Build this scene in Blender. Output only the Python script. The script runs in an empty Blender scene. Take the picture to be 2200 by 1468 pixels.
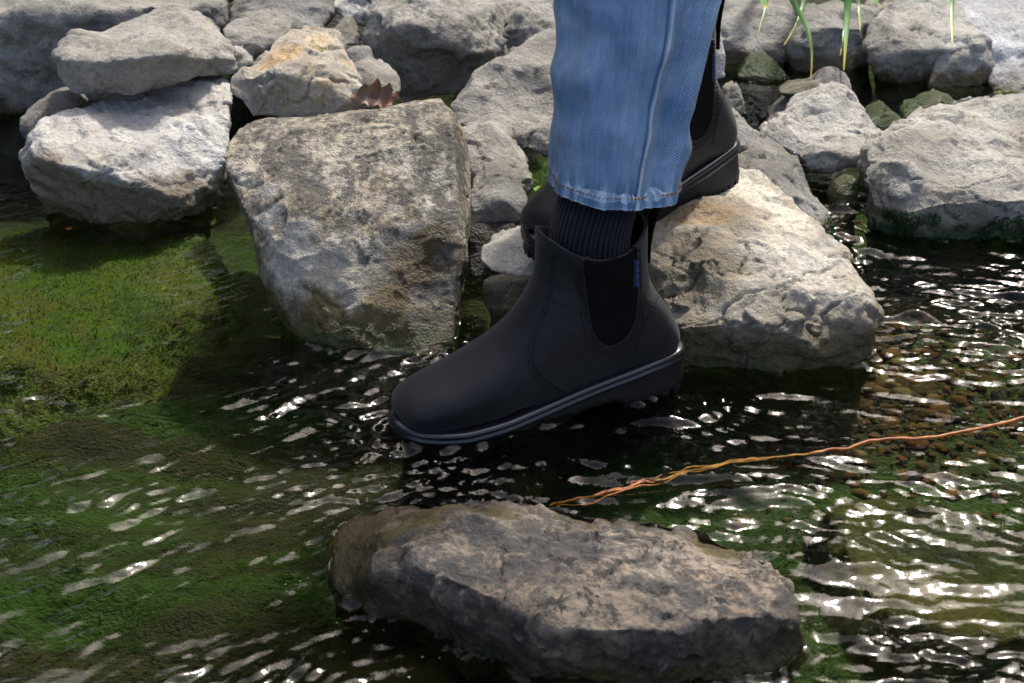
import bpy, bmesh, math, random
import numpy as np
from mathutils import Vector, Matrix
from mathutils.bvhtree import BVHTree

random.seed(7)
rng = np.random.default_rng(7)
sc = bpy.context.scene
COL = sc.collection
R = math.radians

# ------------------------------------------------------------------ camera, sky, sun, exposure
CAM_H, PITCH, LENS = 0.87, 27.0, 58.0
cam_d = bpy.data.cameras.new('camera'); cam = bpy.data.objects.new('camera', cam_d); COL.objects.link(cam)
cam.location = (0, 0, CAM_H); cam.rotation_euler = (R(90 - PITCH), 0, 0)
cam_d.lens = LENS; cam_d.sensor_width = 36; cam_d.clip_end = 500; cam_d.clip_start = 0.05
cam_d.dof.use_dof = True; cam_d.dof.focus_distance = 1.92; cam_d.dof.aperture_fstop = 13.0
sc.camera = cam
SUN_EL, SUN_AZ = 56.0, 26.0            # azimuth measured from +Y towards +X
w = bpy.data.worlds.new('World'); sc.world = w; w.use_nodes = True
wn = w.node_tree.nodes; wl = w.node_tree.links
sky = wn.new('ShaderNodeTexSky'); sky.sky_type = 'NISHITA'; sky.sun_disc = False
sky.sun_elevation = R(SUN_EL); sky.sun_rotation = R(SUN_AZ); sky.air_density = .7; sky.dust_density = 5.0; sky.ozone_density = .5
wl.new(sky.outputs[0], wn['Background'].inputs[0]); wn['Background'].inputs[1].default_value = 0.15
sd = bpy.data.lights.new('sun', 'SUN'); sd.energy = 2.1; sd.angle = R(2.5); sd.color = (1.0, 0.95, 0.87)
so = bpy.data.objects.new('sun', sd); COL.objects.link(so)
sdir = Vector((math.sin(R(SUN_AZ)) * math.cos(R(SUN_EL)), math.cos(R(SUN_AZ)) * math.cos(R(SUN_EL)), math.sin(R(SUN_EL))))
so.rotation_euler = sdir.to_track_quat('Z', 'Y').to_euler(); so.location = (2, 3, 6)
sc.view_settings.view_transform = 'Standard'; sc.view_settings.look = 'None'
sc.view_settings.exposure = 1.06; sc.view_settings.gamma = 1.0; sc.view_settings.use_curve_mapping = False
sc.cycles.transparent_max_bounces = 16; sc.cycles.max_bounces = 8

# ------------------------------------------------------------------ photo geometry helpers (survey of the place)
FPX = 2200 * LENS / 36.0
CP, SP = math.cos(R(PITCH)), math.sin(R(PITCH))
def ray(u, v):
    a = (u - 1100) / FPX; b = (734 - v) / FPX
    return np.array([a, CP + b * SP, -SP + b * CP])
def at_y(u, v, y):
    d = ray(u, v); t = y / d[1]; return d * t + np.array([0, 0, CAM_H])
def at_z(u, v, z=0.0):
    d = ray(u, v); t = (z - CAM_H) / d[2]; return d * t + np.array([0, 0, CAM_H])
def at_d(u, v, t):
    return ray(u, v) * t + np.array([0, 0, CAM_H])
def y_at(u, v, z=0.0): return at_z(u, v, z)[1]

# ------------------------------------------------------------------ numpy noise
_G = rng.normal(size=(512, 3)); _G /= np.linalg.norm(_G, axis=1)[:, None]
def _h(x, y, z, s):
    n = (x * 374761393 + y * 668265263 + z * 2147483647 * 3 + s * 982451653) & 0xffffffff
    n = ((n ^ (n >> 13)) * 1274126177) & 0xffffffff
    return n ^ (n >> 16)
def perlin(p, seed=0):
    i = np.floor(p).astype(np.int64); f = p - i
    u = f * f * f * (f * (f * 6 - 15) + 10)
    out = np.zeros(len(p))
    for dx in (0, 1):
        wx = u[:, 0] if dx else 1 - u[:, 0]
        for dy in (0, 1):
            wy = u[:, 1] if dy else 1 - u[:, 1]
            for dz in (0, 1):
                wz = u[:, 2] if dz else 1 - u[:, 2]
                g = _G[_h(i[:, 0] + dx, i[:, 1] + dy, i[:, 2] + dz, seed) & 511]
                out += wx * wy * wz * (g[:, 0] * (f[:, 0] - dx) + g[:, 1] * (f[:, 1] - dy) + g[:, 2] * (f[:, 2] - dz))
    return out * 1.5
def fbm(p, seed, octv=3, lac=2.1, gain=.5):
    o = 0; a = 1
    for k in range(octv):
        o = o + a * perlin(p, seed + k * 17); p = p * lac; a *= gain
    return o
def ridged(p, seed, octv=3):
    o = 0; a = 1
    for k in range(octv):
        o = o + a * (1 - 2 * np.abs(perlin(p, seed + k * 13))); p = p * 2.1; a *= .5
    return o * .5
def chips(p, seed):
    """broken planar facets: every cell of a jittered lattice carries a tilted plane"""
    i = np.floor(p).astype(np.int64)
    best = np.full(len(p), 9.0); val = np.zeros(len(p))
    for dx in (-1, 0, 1):
        for dy in (-1, 0, 1):
            for dz in (-1, 0, 1):
                c = i + np.array([dx, dy, dz])
                h = _h(c[:, 0], c[:, 1], c[:, 2], seed)
                q = c + np.stack([(h & 255) / 255., ((h >> 8) & 255) / 255., ((h >> 16) & 255) / 255.], 1)
                d = p - q; dd = (d * d).sum(1)
                m = dd < best
                g = _G[(h >> 3) & 511]
                v = (d * g).sum(1) + ((h >> 5) & 63) / 63. * .5
                val = np.where(m, v, val); best = np.where(m, dd, best)
    return val

def scoop(p, seed):
    """shallow fracture bowls that meet in sharp arrises"""
    i = np.floor(p).astype(np.int64); best = np.full(len(p), 9.0)
    for dx in (-1, 0, 1):
        for dy in (-1, 0, 1):
            for dz in (-1, 0, 1):
                c = i + np.array([dx, dy, dz]); h = _h(c[:, 0], c[:, 1], c[:, 2], seed)
                d = p - c - np.stack([(h & 255) / 255., ((h >> 8) & 255) / 255., ((h >> 16) & 255) / 255.], 1)
                best = np.minimum(best, .55 * (d * d).sum(1) + .7 * (d * _G[(h >> 3) & 511]).sum(1))
    return best
def cleft(p, seed):
    """distance between the two nearest cells: thin lines where stone has split"""
    i = np.floor(p).astype(np.int64); f1 = np.full(len(p), 9.0); f2 = f1.copy()
    for dx in (-1, 0, 1):
        for dy in (-1, 0, 1):
            for dz in (-1, 0, 1):
                c = i + np.array([dx, dy, dz]); h = _h(c[:, 0], c[:, 1], c[:, 2], seed)
                dd = np.sqrt(((p - c - np.stack([(h & 255) / 255., ((h >> 8) & 255) / 255., ((h >> 16) & 255) / 255.], 1)) ** 2).sum(1))
                f2 = np.minimum(f2, np.maximum(f1, dd)); f1 = np.minimum(f1, dd)
    return f2 - f1

# ------------------------------------------------------------------ object helpers
def new_mesh(name, V, F, smooth=True):
    me = bpy.data.meshes.new(name)
    me.from_pydata([tuple(v) for v in V], [], [tuple(f) for f in F]); me.update()
    if smooth: me.polygons.foreach_set('use_smooth', np.ones(len(me.polygons), dtype=bool))
    return me
def link(name, me, mat=None, parent=None, loc=None):
    o = bpy.data.objects.new(name, me); COL.objects.link(o)
    if mat is not None and me is not None and not me.materials: me.materials.append(mat)
    if loc is not None: o.location = loc
    if parent is not None: o.parent = parent
    return o
def empty(name, loc):
    o = bpy.data.objects.new(name, None); COL.objects.link(o); o.location = loc; o.empty_display_size = .05
    return o
def tag(o, label=None, cat=None, group=None, kind=None):
    if label: o['label'] = label
    if cat: o['category'] = cat
    if group: o['group'] = group
    if kind: o['kind'] = kind
    return o
def grid_faces(nu, nv, close_u=False, base=0):
    F = []
    for j in range(nv - 1):
        for i in range(nu if close_u else nu - 1):
            i2 = (i + 1) % nu
            F.append((base + j * nu + i, base + j * nu + i2, base + (j + 1) * nu + i2, base + (j + 1) * nu + i))
    return F
def catmull(P, n):
    P = np.asarray(P, float); m = len(P)
    t = np.linspace(0, m - 1, n); out = []
    for s in t:
        k = min(int(s), m - 2); f = s - k
        p0, p1, p2, p3 = P[max(k - 1, 0)], P[k], P[k + 1], P[min(k + 2, m - 1)]
        out.append(.5 * ((2 * p1) + (-p0 + p2) * f + (2 * p0 - 5 * p1 + 4 * p2 - p3) * f * f + (-p0 + 3 * p1 - 3 * p2 + p3) * f ** 3))
    return np.array(out)
def tube(path, rad, seg=8, cap=True):
    path = np.asarray(path, float); n = len(path)
    rad = np.full(n, rad) if np.isscalar(rad) else np.asarray(rad)
    T = np.gradient(path, axis=0); T /= np.linalg.norm(T, axis=1)[:, None] + 1e-12
    V = []; up = np.array([0.13, .21, 1.0])
    for k in range(n):
        a = np.cross(T[k], up); a /= np.linalg.norm(a) + 1e-12; b = np.cross(T[k], a)
        for s in range(seg):
            th = 2 * math.pi * s / seg
            V.append(path[k] + rad[k] * (math.cos(th) * a + math.sin(th) * b))
    F = grid_faces(seg, n, True)
    if cap:
        F.append(tuple(range(seg))[::-1]); F.append(tuple(range((n - 1) * seg, n * seg)))
    return V, F
class MB:
    def __init__(s): s.V = []; s.F = []
    def add(s, V, F):
        b = len(s.V); s.V += [tuple(v) for v in V]; s.F += [tuple(i + b for i in f) for f in F]
    def build(s, name, mat, parent=None, loc=(0, 0, 0), smooth=True):
        V = np.array(s.V) - np.array(loc)
        return link(name, new_mesh(name, V, s.F, smooth), mat, parent, None if parent else loc)

# ------------------------------------------------------------------ materials
def mat_new(name):
    m = bpy.data.materials.new(name); m.use_nodes = True
    return m, m.node_tree.nodes, m.node_tree.links, m.node_tree.nodes['Principled BSDF']
class NB:
    def __init__(s, m): s.n = m.node_tree.nodes; s.l = m.node_tree.links
    def put(s, sock, v):
        if v is None: return
        if hasattr(v, 'is_linked'): s.l.new(v, sock)
        else:
            if isinstance(v, (tuple, list)) and len(v) == 3 and len(sock.default_value) == 4: v = (*v, 1)
            sock.default_value = v
    def noise(s, vec, scale, detail=4, rough=.55, dist=0, w=None):
        n = s.n.new('ShaderNodeTexNoise')
        if w is not None: n.noise_dimensions = '4D'; s.put(n.inputs['W'], w)
        s.put(n.inputs['Vector'], vec); n.inputs['Scale'].default_value = scale; n.inputs['Detail'].default_value = detail
        n.inputs['Roughness'].default_value = rough; n.inputs['Distortion'].default_value = dist
        return n.outputs[0]
    def ramp(s, fac, *st):
        n = s.n.new('ShaderNodeValToRGB'); s.put(n.inputs[0], fac)
        e = n.color_ramp.elements
        while len(e) < len(st): e.new(.5)
        for k, (p, c) in enumerate(st):
            e[k].position = p; e[k].color = (c, c, c, 1) if np.isscalar(c) else (*c, 1)
        return n.outputs[0]
    def mr(s, v, a, b, c=0., d=1., smooth=True):
        n = s.n.new('ShaderNodeMapRange'); n.clamp = True
        if smooth: n.interpolation_type = 'SMOOTHSTEP'
        s.put(n.inputs['Value'], v)
        for k, x in zip(('From Min', 'From Max', 'To Min', 'To Max'), (a, b, c, d)): s.put(n.inputs[k], x)
        return n.outputs[0]
    def mix(s, f, a, b, mode='MIX'):
        n = s.n.new('ShaderNodeMix'); n.data_type = 'RGBA'; n.blend_type = mode; n.clamp_factor = True
        s.put(n.inputs[0], f); s.put(n.inputs[6], a); s.put(n.inputs[7], b)
        return n.outputs[2]
    def math(s, op, a, b=None, c=None):
        n = s.n.new('ShaderNodeMath'); n.operation = op
        s.put(n.inputs[0], a); s.put(n.inputs[1], b); s.put(n.inputs[2], c)
        return n.outputs[0]
    def vmath(s, op, a, b=None):
        n = s.n.new('ShaderNodeVectorMath'); n.operation = op
        s.put(n.inputs[0], a)
        if b is not None: s.put(n.inputs[1], b)
        return n.outputs[1] if op in ('LENGTH', 'DISTANCE', 'DOT_PRODUCT') else n.outputs[0]
    def bump(s, h, strength, dist, normal=None):
        n = s.n.new('ShaderNodeBump'); s.put(n.inputs['Height'], h)
        n.inputs['Strength'].default_value = strength; n.inputs['Distance'].default_value = dist
        if normal is not None: s.l.new(normal, n.inputs['Normal'])
        return n.outputs[0]
    def tc(s, which): return s.n.new('ShaderNodeTexCoord').outputs[which]
    def mapping(s, vec, rot=(0, 0, 0), scale=(1, 1, 1), loc=(0, 0, 0)):
        n = s.n.new('ShaderNodeMapping'); s.put(n.inputs[0], vec)
        n.inputs['Rotation'].default_value = rot; n.inputs['Scale'].default_value = scale; n.inputs['Location'].default_value = loc
        return n.outputs[0]
    def pos(s): return s.n.new('ShaderNodeNewGeometry').outputs['Position']
    def sep(s, v):
        n = s.n.new('ShaderNodeSeparateXYZ'); s.put(n.inputs[0], v); return n.outputs

def rock_mat(name, base, light, dark, tan, dark_amt=.6, tan_amt=.3, wet_h=.03, moss=.5, lichen=0., spots=(), rough=.82, strat=0.,
             mosscol=(.018, .04, .008), patches=()):
    m, n, l, bs = mat_new(name); b = NB(m)
    oc = b.tc('Object')
    rnd = n.new('ShaderNodeObjectInfo').outputs['Random']
    W = b.math('MULTIPLY', rnd, 40.)
    A = b.noise(oc, 7, 4, .55, .3, W)
    B = b.noise(oc, 26, 9, .68, .5, W)
    Cn = b.noise(oc, 170, 5, .65, 0, W)
    D = b.noise(oc, 13, 6, .6, 1.0, b.math('ADD', W, 9.))
    col = b.mix(b.mr(A, .36, .66), base, light)
    col = b.mix(b.math('MULTIPLY', b.mr(D, .50, .66), tan_amt), col, tan)
    dk = b.mr(b.math('ADD', B, b.math('MULTIPLY', b.math('SUBTRACT', Cn, .5), .7)), .515, .62)
    col = b.mix(b.math('MULTIPLY', dk, dark_amt), col, dark)
    if lichen > 0:     # dense dark crust broken up by paler windows
        L = b.noise(oc, 16, 10, .72, .8, b.math('ADD', W, 3.))
        L2 = b.noise(b.mapping(oc, scale=(1, 1, .6)), 75, 8, .75, .6, W)
        lm = b.mr(b.math('ADD', b.math('MULTIPLY', L, .6), b.math('MULTIPLY', L2, .45)), .455, .57)
        col = b.mix(b.math('MULTIPLY', lm, lichen), col, (.052, .050, .049))
    for (px, py, pz, pr, pc_) in patches:
        d = b.vmath('DISTANCE', b.pos(), (px, py, pz)); d = b.math('ADD', d, b.math('MULTIPLY', b.math('SUBTRACT', b.math('ADD', D, B), 1.), pr * 1.8))
        col = b.mix(b.mr(d, pr * .6, pr, .85, 0.), col, pc_)
    # grain
    g = b.mr(Cn, .25, .75, .5, 1.5, False)
    gn = n.new('ShaderNodeCombineColor'); [l.new(g, gn.inputs[k]) for k in range(3)]
    col = b.mix(1., col, gn.outputs[0], 'MULTIPLY')
    # pale bruises on the worn arrises
    pt = n.new('ShaderNodeNewGeometry').outputs['Pointiness']
    col = b.mix(b.math('MULTIPLY', b.mr(pt, .515, .60), b.mr(B, .35, .6, .1, .75)), col, light)
    # thin dark cracks
    vo = n.new('ShaderNodeTexVoronoi'); vo.feature = 'DISTANCE_TO_EDGE'; vo.inputs['Scale'].default_value = 9
    l.new(b.vmath('ADD', oc, b.vmath('SCALE', n.new('ShaderNodeTexNoise').outputs[1])), vo.inputs[0])
    nz = [x for x in n if x.type == 'TEX_NOISE'][-1]; nz.inputs['Scale'].default_value = 14; nz.inputs['Detail'].default_value = 6; l.new(oc, nz.inputs[0])
    sclx = [x for x in n if x.type == 'VECT_MATH' and x.operation == 'SCALE'][-1]; sclx.inputs[3].default_value = .12
    crack = b.math('MULTIPLY', b.mr(vo.outputs[0], .0, .010, 1., 0.), b.mr(A, .58, .70))
    col = b.mix(b.math('MULTIPLY', crack, .35), col, tuple(x * .35 for x in dark))
    # wet, algae-stained band at the waterline
    z = b.sep(b.pos())[2]
    zz = b.math('ADD', z, b.math('MULTIPLY', b.math('SUBTRACT', D, .5), .10))
    zz = b.math('ADD', zz, b.math('MULTIPLY', b.math('SUBTRACT', B, .5), .05))
    wet = b.mr(zz, wet_h * .35, wet_h * 1.15, 1., 0.)
    for (px, py, pz, pr, pa) in spots:
        d = b.vmath('DISTANCE', b.pos(), (px, py, pz))
        d = b.math('ADD', d, b.math('MULTIPLY', b.math('SUBTRACT', B, .5), pr * 1.6))
        wet = b.math('MAXIMUM', wet, b.mr(d, pr * .55, pr, pa, 0.))
    wcol = b.mix(1., col, (.36, .31, .22, 1), 'MULTIPLY')
    brown = b.mix(b.mr(B, .4, .62), (.05, .033, .010), (.13, .085, .024))
    wcol = b.mix(b.mr(A, .42, .6, 0., .55), wcol, brown)
    mz = b.math('MULTIPLY', b.mr(zz, wet_h * .1, wet_h * .75, 1., 0.), b.mr(D, .38, .54))
    mcol = b.mix(b.mr(Cn, .35, .65), mosscol, tuple(c * 2.3 for c in mosscol))
    wcol = b.mix(b.math('MULTIPLY', mz, moss), wcol, mcol)
    col = b.mix(wet, col, wcol)
    l.new(col, bs.inputs['Base Color'])
    ro = b.mr(wet, 0., 1., rough, .30, False)
    ro = b.math('ADD', ro, b.math('MULTIPLY', b.math('SUBTRACT', Cn, .5), .25))
    l.new(ro, bs.inputs['Roughness'])
    bs.inputs['Specular IOR Level'].default_value = .42
    hh = b.math('ADD', b.math('MULTIPLY', B, .55), b.math('MULTIPLY', Cn, .55))
    fine = b.noise(oc, 480, 3, .6, 0, W)
    hh = b.math('ADD', hh, b.math('MULTIPLY', fine, .18))
    hh = b.math('SUBTRACT', hh, b.math('MULTIPLY', crack, .5))
    if strat > 0:
        wv = n.new('ShaderNodeTexWave'); wv.inputs['Scale'].default_value = 11; wv.inputs['Distortion'].default_value = 9; wv.inputs['Detail'].default_value = 5
        l.new(b.mapping(oc, rot=(.5, .9, .3)), wv.inputs[0]); hh = b.math('ADD', hh, b.math('MULTIPLY', wv.outputs[1], strat))
    l.new(b.bump(hh, .95, .010), bs.inputs['Normal'])
    return m

P_wet1 = at_y(1545, 505, 1.80)
P_wet2 = at_y(1490, 600, 1.70)
M_GREY = rock_mat('limestone_grey', (.225, .215, .192), (.37, .357, .325), (.10, .098, .09), (.30, .25, .17), .55, .25)
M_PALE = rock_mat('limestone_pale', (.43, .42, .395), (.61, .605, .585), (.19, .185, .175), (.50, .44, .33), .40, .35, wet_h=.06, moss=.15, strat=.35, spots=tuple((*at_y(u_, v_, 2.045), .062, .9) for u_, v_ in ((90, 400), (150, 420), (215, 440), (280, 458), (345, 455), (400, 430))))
M_SLAB = rock_mat('limestone_slab', (.29, .277, .245), (.45, .437, .40), (.15, .145, .13), (.42, .36, .27), .55, .35)
M_TAN = rock_mat('limestone_tan', (.35, .315, .25), (.50, .465, .395), (.19, .175, .15), (.55, .36, .17), .6, .55, patches=((*at_y(600, 115, 2.12), .034, (.46, .33, .18)), (*at_y(690, 100, 2.16), .025, (.48, .39, .24))))
M_LICHEN = rock_mat('limestone_lichen', (.43, .385, .295), (.52, .485, .40), (.20, .175, .135), (.48, .37, .20), .5, .7, wet_h=.055, moss=.8, lichen=.85,
                    spots=((*at_y(905, 560, 1.75), .05, .8), (*at_y(850, 620, 1.72), .045, .6), (*at_y(935, 510, 1.77), .03, .9)),
                    patches=((*at_y(560, 440, 1.775), .055, (.46, .44, .39)), (*at_y(620, 540, 1.74), .065, (.45, .42, .36)), (*at_y(720, 600, 1.715), .05, (.42, .38, .30)), (*at_y(890, 575, 1.74), .03, (.15, .085, .03)), (*at_y(925, 515, 1.76), .022, (.10, .06, .025)), (*at_y(690, 670, 1.69), .04, (.21, .155, .05)), (*at_y(820, 690, 1.685), .045, (.22, .15, .045)), (*at_y(930, 650, 1.69), .035, (.18, .13, .05)), (*at_y(700, 715, 1.675), .03, (.055, .085, .02))))
M_DARK = rock_mat('limestone_dark', (.17, .165, .15), (.30, .295, .275), (.07, .068, .06), (.19, .16, .10), .6, .4)
M_STEP = rock_mat('limestone_step', (.32, .298, .245), (.48, .45, .385), (.15, .14, .12), (.52, .40, .24), .55, .55, wet_h=.09, moss=.45,
                  spots=((*P_wet1, .085, .75), (*P_wet2, .075, .85)),
                patches=((*at_y(1600, 430, 1.84), .10, (.66, .60, .50)), (*at_y(1780, 600, 1.70), .07, (.55, .52, .45)), (*at_y(1530, 480, 1.79), .045, (.55, .40, .24))))
M_BANK = rock_mat('limestone_shelf', (.40, .40, .41), (.56, .57, .60), (.2, .2, .2), (.4, .37, .3), .4, .2)
M_MOSSY = rock_mat('limestone_mossy', (.20, .19, .15), (.30, .29, .25), (.08, .08, .06), (.15, .15, .05), .6, .6, wet_h=.10, moss=.95)
M_RIGHT = rock_mat('limestone_right', (.28, .268, .235), (.44, .428, .385), (.14, .135, .12), (.36, .31, .22), .5, .35, wet_h=.042, moss=1.0,
                   mosscol=(.010, .034, .012))
M_FORE = rock_mat('limestone_fore', (.145, .117, .088), (.315, .270, .215), (.018, .016, .014), (.30, .19, .12), 1., .5, wet_h=.05, moss=.15, lichen=.95, patches=((*at_z(760, 1165, .03), .05, (.085, .07, .018)), (*at_z(900, 1150, .045), .05, (.10, .085, .025)), (*at_z(1040, 1125, .05), .04, (.12, .10, .04)), (*at_z(1540, 1180, .035), .03, (.11, .10, .03)), (*at_z(760, 1230, .02), .05, (.06, .045, .015))))

def sm0_(x, a, b):
    t = np.clip((x - a) / (b - a), 0, 1); return t * t * (3 - 2 * t)
# ------------------------------------------------------------------ stones
m, n, l, bs = mat_new('bank_soil'); b = NB(m)
p = b.pos(); a_ = b.noise(p, 30, 8, .7); c_ = b.noise(p, 160, 4, .6)
l.new(b.mix(c_, b.mix(b.mr(a_, .4, .6), (.018, .014, .010), (.06, .05, .038)), (.025, .022, .016)), bs.inputs['Base Color']); bs.inputs['Roughness'].default_value = .6
l.new(b.bump(b.math('ADD', a_, c_), .9, .02), bs.inputs['Normal']); M_SOIL = m
ROCKS = []
GROUP = 'limestone rocks heaped along the stream edge'
def rock(name, label, Y, pts, mat, thick=.14, vox=.004, amp=1., seed=1, extra=None, group=GROUP, facet=1., strata=None, drop=True, soft=0, inset=.80, hulls=None, cat='rock'):
    if isinstance(Y, tuple): Y = y_at(*Y)
    sets = hulls if hulls else [pts]
    bm = bmesh.new(); allc = []
    for ps in sets:
        P = [at_y(u, v, Y + dy) for (u, v, dy) in ps]
        c = np.mean(P, axis=0); B = []
        for p in P:
            q = p + np.array([0, thick, -thick * .15]); qc = c + np.array([0, thick, -thick * .15])
            q = qc + (q - qc) * inset
            B.append(q)
            if drop and p[2] < .03: B.append(c * .1 + p * .9 + np.array([0, .01, -.13 - p[2]]))
        allp = P + B + [np.array(e) for e in (extra or [])]
        vs = [bm.verts.new(p) for p in allp]
        r = bmesh.ops.convex_hull(bm, input=vs)
        bmesh.ops.delete(bm, geom=list({g for g in r['geom_interior'] + r['geom_unused'] if isinstance(g, bmesh.types.BMVert)}), context='VERTS')
        allc += allp
    bmesh.ops.recalc_face_normals(bm, faces=bm.faces)
    me = bpy.data.meshes.new('t'); bm.to_mesh(me); bm.free()
    ob = bpy.data.objects.new('t', me); COL.objects.link(ob)
    md = ob.modifiers.new('r', 'REMESH'); md.mode = 'VOXEL'; md.voxel_size = vox
    if soft:
        sm = ob.modifiers.new('s', 'SMOOTH'); sm.iterations = soft; sm.factor = .5
    dg = bpy.context.evaluated_depsgraph_get()
    m2 = bpy.data.meshes.new_from_object(ob.evaluated_get(dg))
    bpy.data.objects.remove(ob); bpy.data.meshes.remove(me)
    n = len(m2.vertices)
    V = np.empty(n * 3); m2.vertices.foreach_get('co', V); V = V.reshape(-1, 3)
    N = np.empty(n * 3); m2.vertex_normals.foreach_get('vector', N); N = N.reshape(-1, 3)
    S = V + seed * 3.17
    wp = np.stack([perlin(S / .05, seed + 5), perlin(S / .05, seed + 15), perlin(S / .05, seed + 25)], 1)
    an = np.array([1., 1., 1.35])
    d = .0045 * fbm(S / .11, seed, 2)
    d += .022 * facet * scoop(S * an / .105 + .14 * wp, seed + 1)
    d += .0075 * facet * scoop(S * an / .042 + .18 * wp, seed + 2)
    d += .0030 * facet * chips(S * an / .030 + .2 * wp, seed + 9) * (perlin(S / .06, seed + 10) > 0)
    d += .0016 * facet * scoop(S / .0125 + .1 * wp, seed + 7) * (1 + perlin(S / .07, seed + 11))
    d += .0012 * (ridged(S / .02, seed + 3, 3) - .3)
    d = (d - d.mean()) * 1.85
    ck = cleft(S * np.array([.8, 1, 1.7]) / .10 + .35 * wp + .06 * np.stack([perlin(S / .012, seed + 31)] * 3, 1), seed + 30)
    d -= .0065 * np.exp(-(ck / .022) ** 2) * sm0_(perlin(S / .13, seed + 32), -.02, .25)
    if strata is not None:
        dv, sp, sa = strata
        q = (S @ np.array(dv)) / sp + .9 * fbm(S / .08, seed + 8, 2)
        fr = q - np.floor(q)
        d += sa * (np.minimum(fr / .75, 1) - fr * .2 - (fr > .75) * (fr - .75) / .25 * .85)
    V = V + N * (d * amp)[:, None]
    org = np.array([V[:, 0].mean(), V[:, 1].mean(), max(V[:, 2].min(), -.15)])
    m2.vertices.foreach_set('co', (V - org).ravel()); m2.update()
    m2.polygons.foreach_set('use_smooth', np.ones(len(m2.polygons), dtype=bool))
    m2.name = name
    o = link(name, m2, mat, loc=tuple(org)); o.data.materials.clear(); o.data.materials.append(mat)
    tag(o, label, cat, group)
    ROCKS.append((o, V, N))
    return o

# --- foreground and mid stones
YF = y_at(1150, 1085, .05)
def zp(u, v, z): return (u, v, y_at(u, v, z) - YF)
def yp(u, v, u0, v0, z0): return (u, v, y_at(u0, v0, z0) - YF)
rock('foreground_rock', 'long brown and grey rock closest to the camera, rising from the water below the boot', YF,
     [zp(690, 1208, -0.006), zp(735, 1146, 0.019), zp(800, 1130, 0.037), zp(880, 1138, 0.049), zp(1000, 1126, 0.056), zp(1120, 1116, 0.061), zp(1230, 1122, 0.061), zp(1350, 1150, 0.056), zp(1480, 1170, 0.051), zp(1562, 1180, 0.046), zp(1590, 1223, 0.046),
      zp(1690, 1272, 0.046), zp(1714, 1332, 0.041), zp(900, 1218, 0.069), zp(1150, 1198, 0.079), zp(1400, 1224, 0.073), zp(1250, 1302, 0.077), zp(1060, 1282, 0.073), zp(1500, 1312, 0.069), zp(1620, 1322, 0.059), zp(830, 1229, 0.047), zp(1400, 1352, 0.066), zp(1200, 1362, 0.063),
      yp(1714, 1400, 1714, 1330, .03), yp(1640, 1480, 1640, 1390, .035), yp(1300, 1520, 1300, 1400, .04), yp(1020, 1440, 1060, 1340, .04), yp(960, 1400, 980, 1320, .035), yp(860, 1335, 880, 1270, .025), zp(720, 1269, -0.006)],
     M_FORE, thick=.05, vox=.0026, amp=.95, seed=11, facet=1.1, soft=1, inset=.95)
rock('boulder', 'big squarish rock mottled with dark lichen in front of the boot toe', (800, 752),
     [(640, 722, .02), (700, 738, 0), (800, 752, 0), (920, 768, -.02), (980, 745, -.01), (985, 450, .10), (975, 300, .19), (955, 217, .245),
      (1005, 560, .12), (1013, 350, .22), (998, 280, .26), (600, 660, .05), (560, 560, .08), (520, 450, .12), (478, 350, .17), (482, 305, .20),
      (530, 268, .24), (620, 254, .25), (720, 252, .245), (800, 243, .25), (870, 226, .25), (700, 450, .105), (850, 620, .03), (640, 560, .06)],
     M_LICHEN, thick=.13, vox=.0026, amp=.48, seed=3, facet=.8, soft=1)
rock('boulder', 'cream topped wet rock under the raised back boot', (1640, 792),
     [(1470, 772, .0), (1640, 795, .0), (1750, 812, -.01), (1842, 815, 0), (1868, 785, .03), (1465, 705, -.02), (1640, 695, -.03), (1750, 742, -.025), (1852, 690, .01),
      (1480, 560, .06), (1500, 490, .10), (1650, 515, .085), (1830, 560, .10), (1852, 620, .07), (1440, 440, .2), (1500, 402, .27), (1580, 358, .33), (1622, 368, .34),
      (1700, 420, .27), (1760, 480, .20), (1300, 760, .04), (1260, 600, .08), (1270, 520, .14), (1330, 470, .19)],
     M_STEP, thick=.10, vox=.0026, amp=.9, seed=5, soft=1)
rock('toe_rock', 'smooth cream rock that the toe of the back boot rests on', 1.76,
     [(1022, 560, 0), (1037, 525, .03), (1075, 507, .06), (1118, 497, .08), (1250, 510, .08), (1260, 610, 0), (1180, 640, -.01), (1110, 590, -.012), (1050, 588, -.01)],
     M_SLAB, thick=.09, vox=.003, amp=.5, seed=8, soft=4, drop=False)
rock('rock', 'dark wet rock under the cream toe rock, just above the water', 1.72,
     [(1035, 605, 0), (1080, 594, .02), (1200, 600, .03), (1250, 700, 0), (1150, 730, -.02), (1065, 690, -.01)], M_MOSSY, thick=.1, vox=.0035, amp=.7, seed=9)
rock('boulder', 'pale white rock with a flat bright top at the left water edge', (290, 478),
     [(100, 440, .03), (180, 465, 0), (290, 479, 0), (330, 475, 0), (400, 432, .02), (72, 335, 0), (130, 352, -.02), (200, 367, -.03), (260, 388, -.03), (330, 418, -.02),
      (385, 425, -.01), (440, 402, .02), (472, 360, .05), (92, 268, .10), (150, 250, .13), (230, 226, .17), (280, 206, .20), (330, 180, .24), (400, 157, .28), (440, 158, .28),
      (496, 171, .25), (494, 220, .18), (486, 290, .12), (74, 400, .02)], M_PALE, thick=.06, vox=.003, amp=.72, seed=21, facet=1.1, strata=((.5, .3, .8), .03, .006), soft=1)
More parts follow.
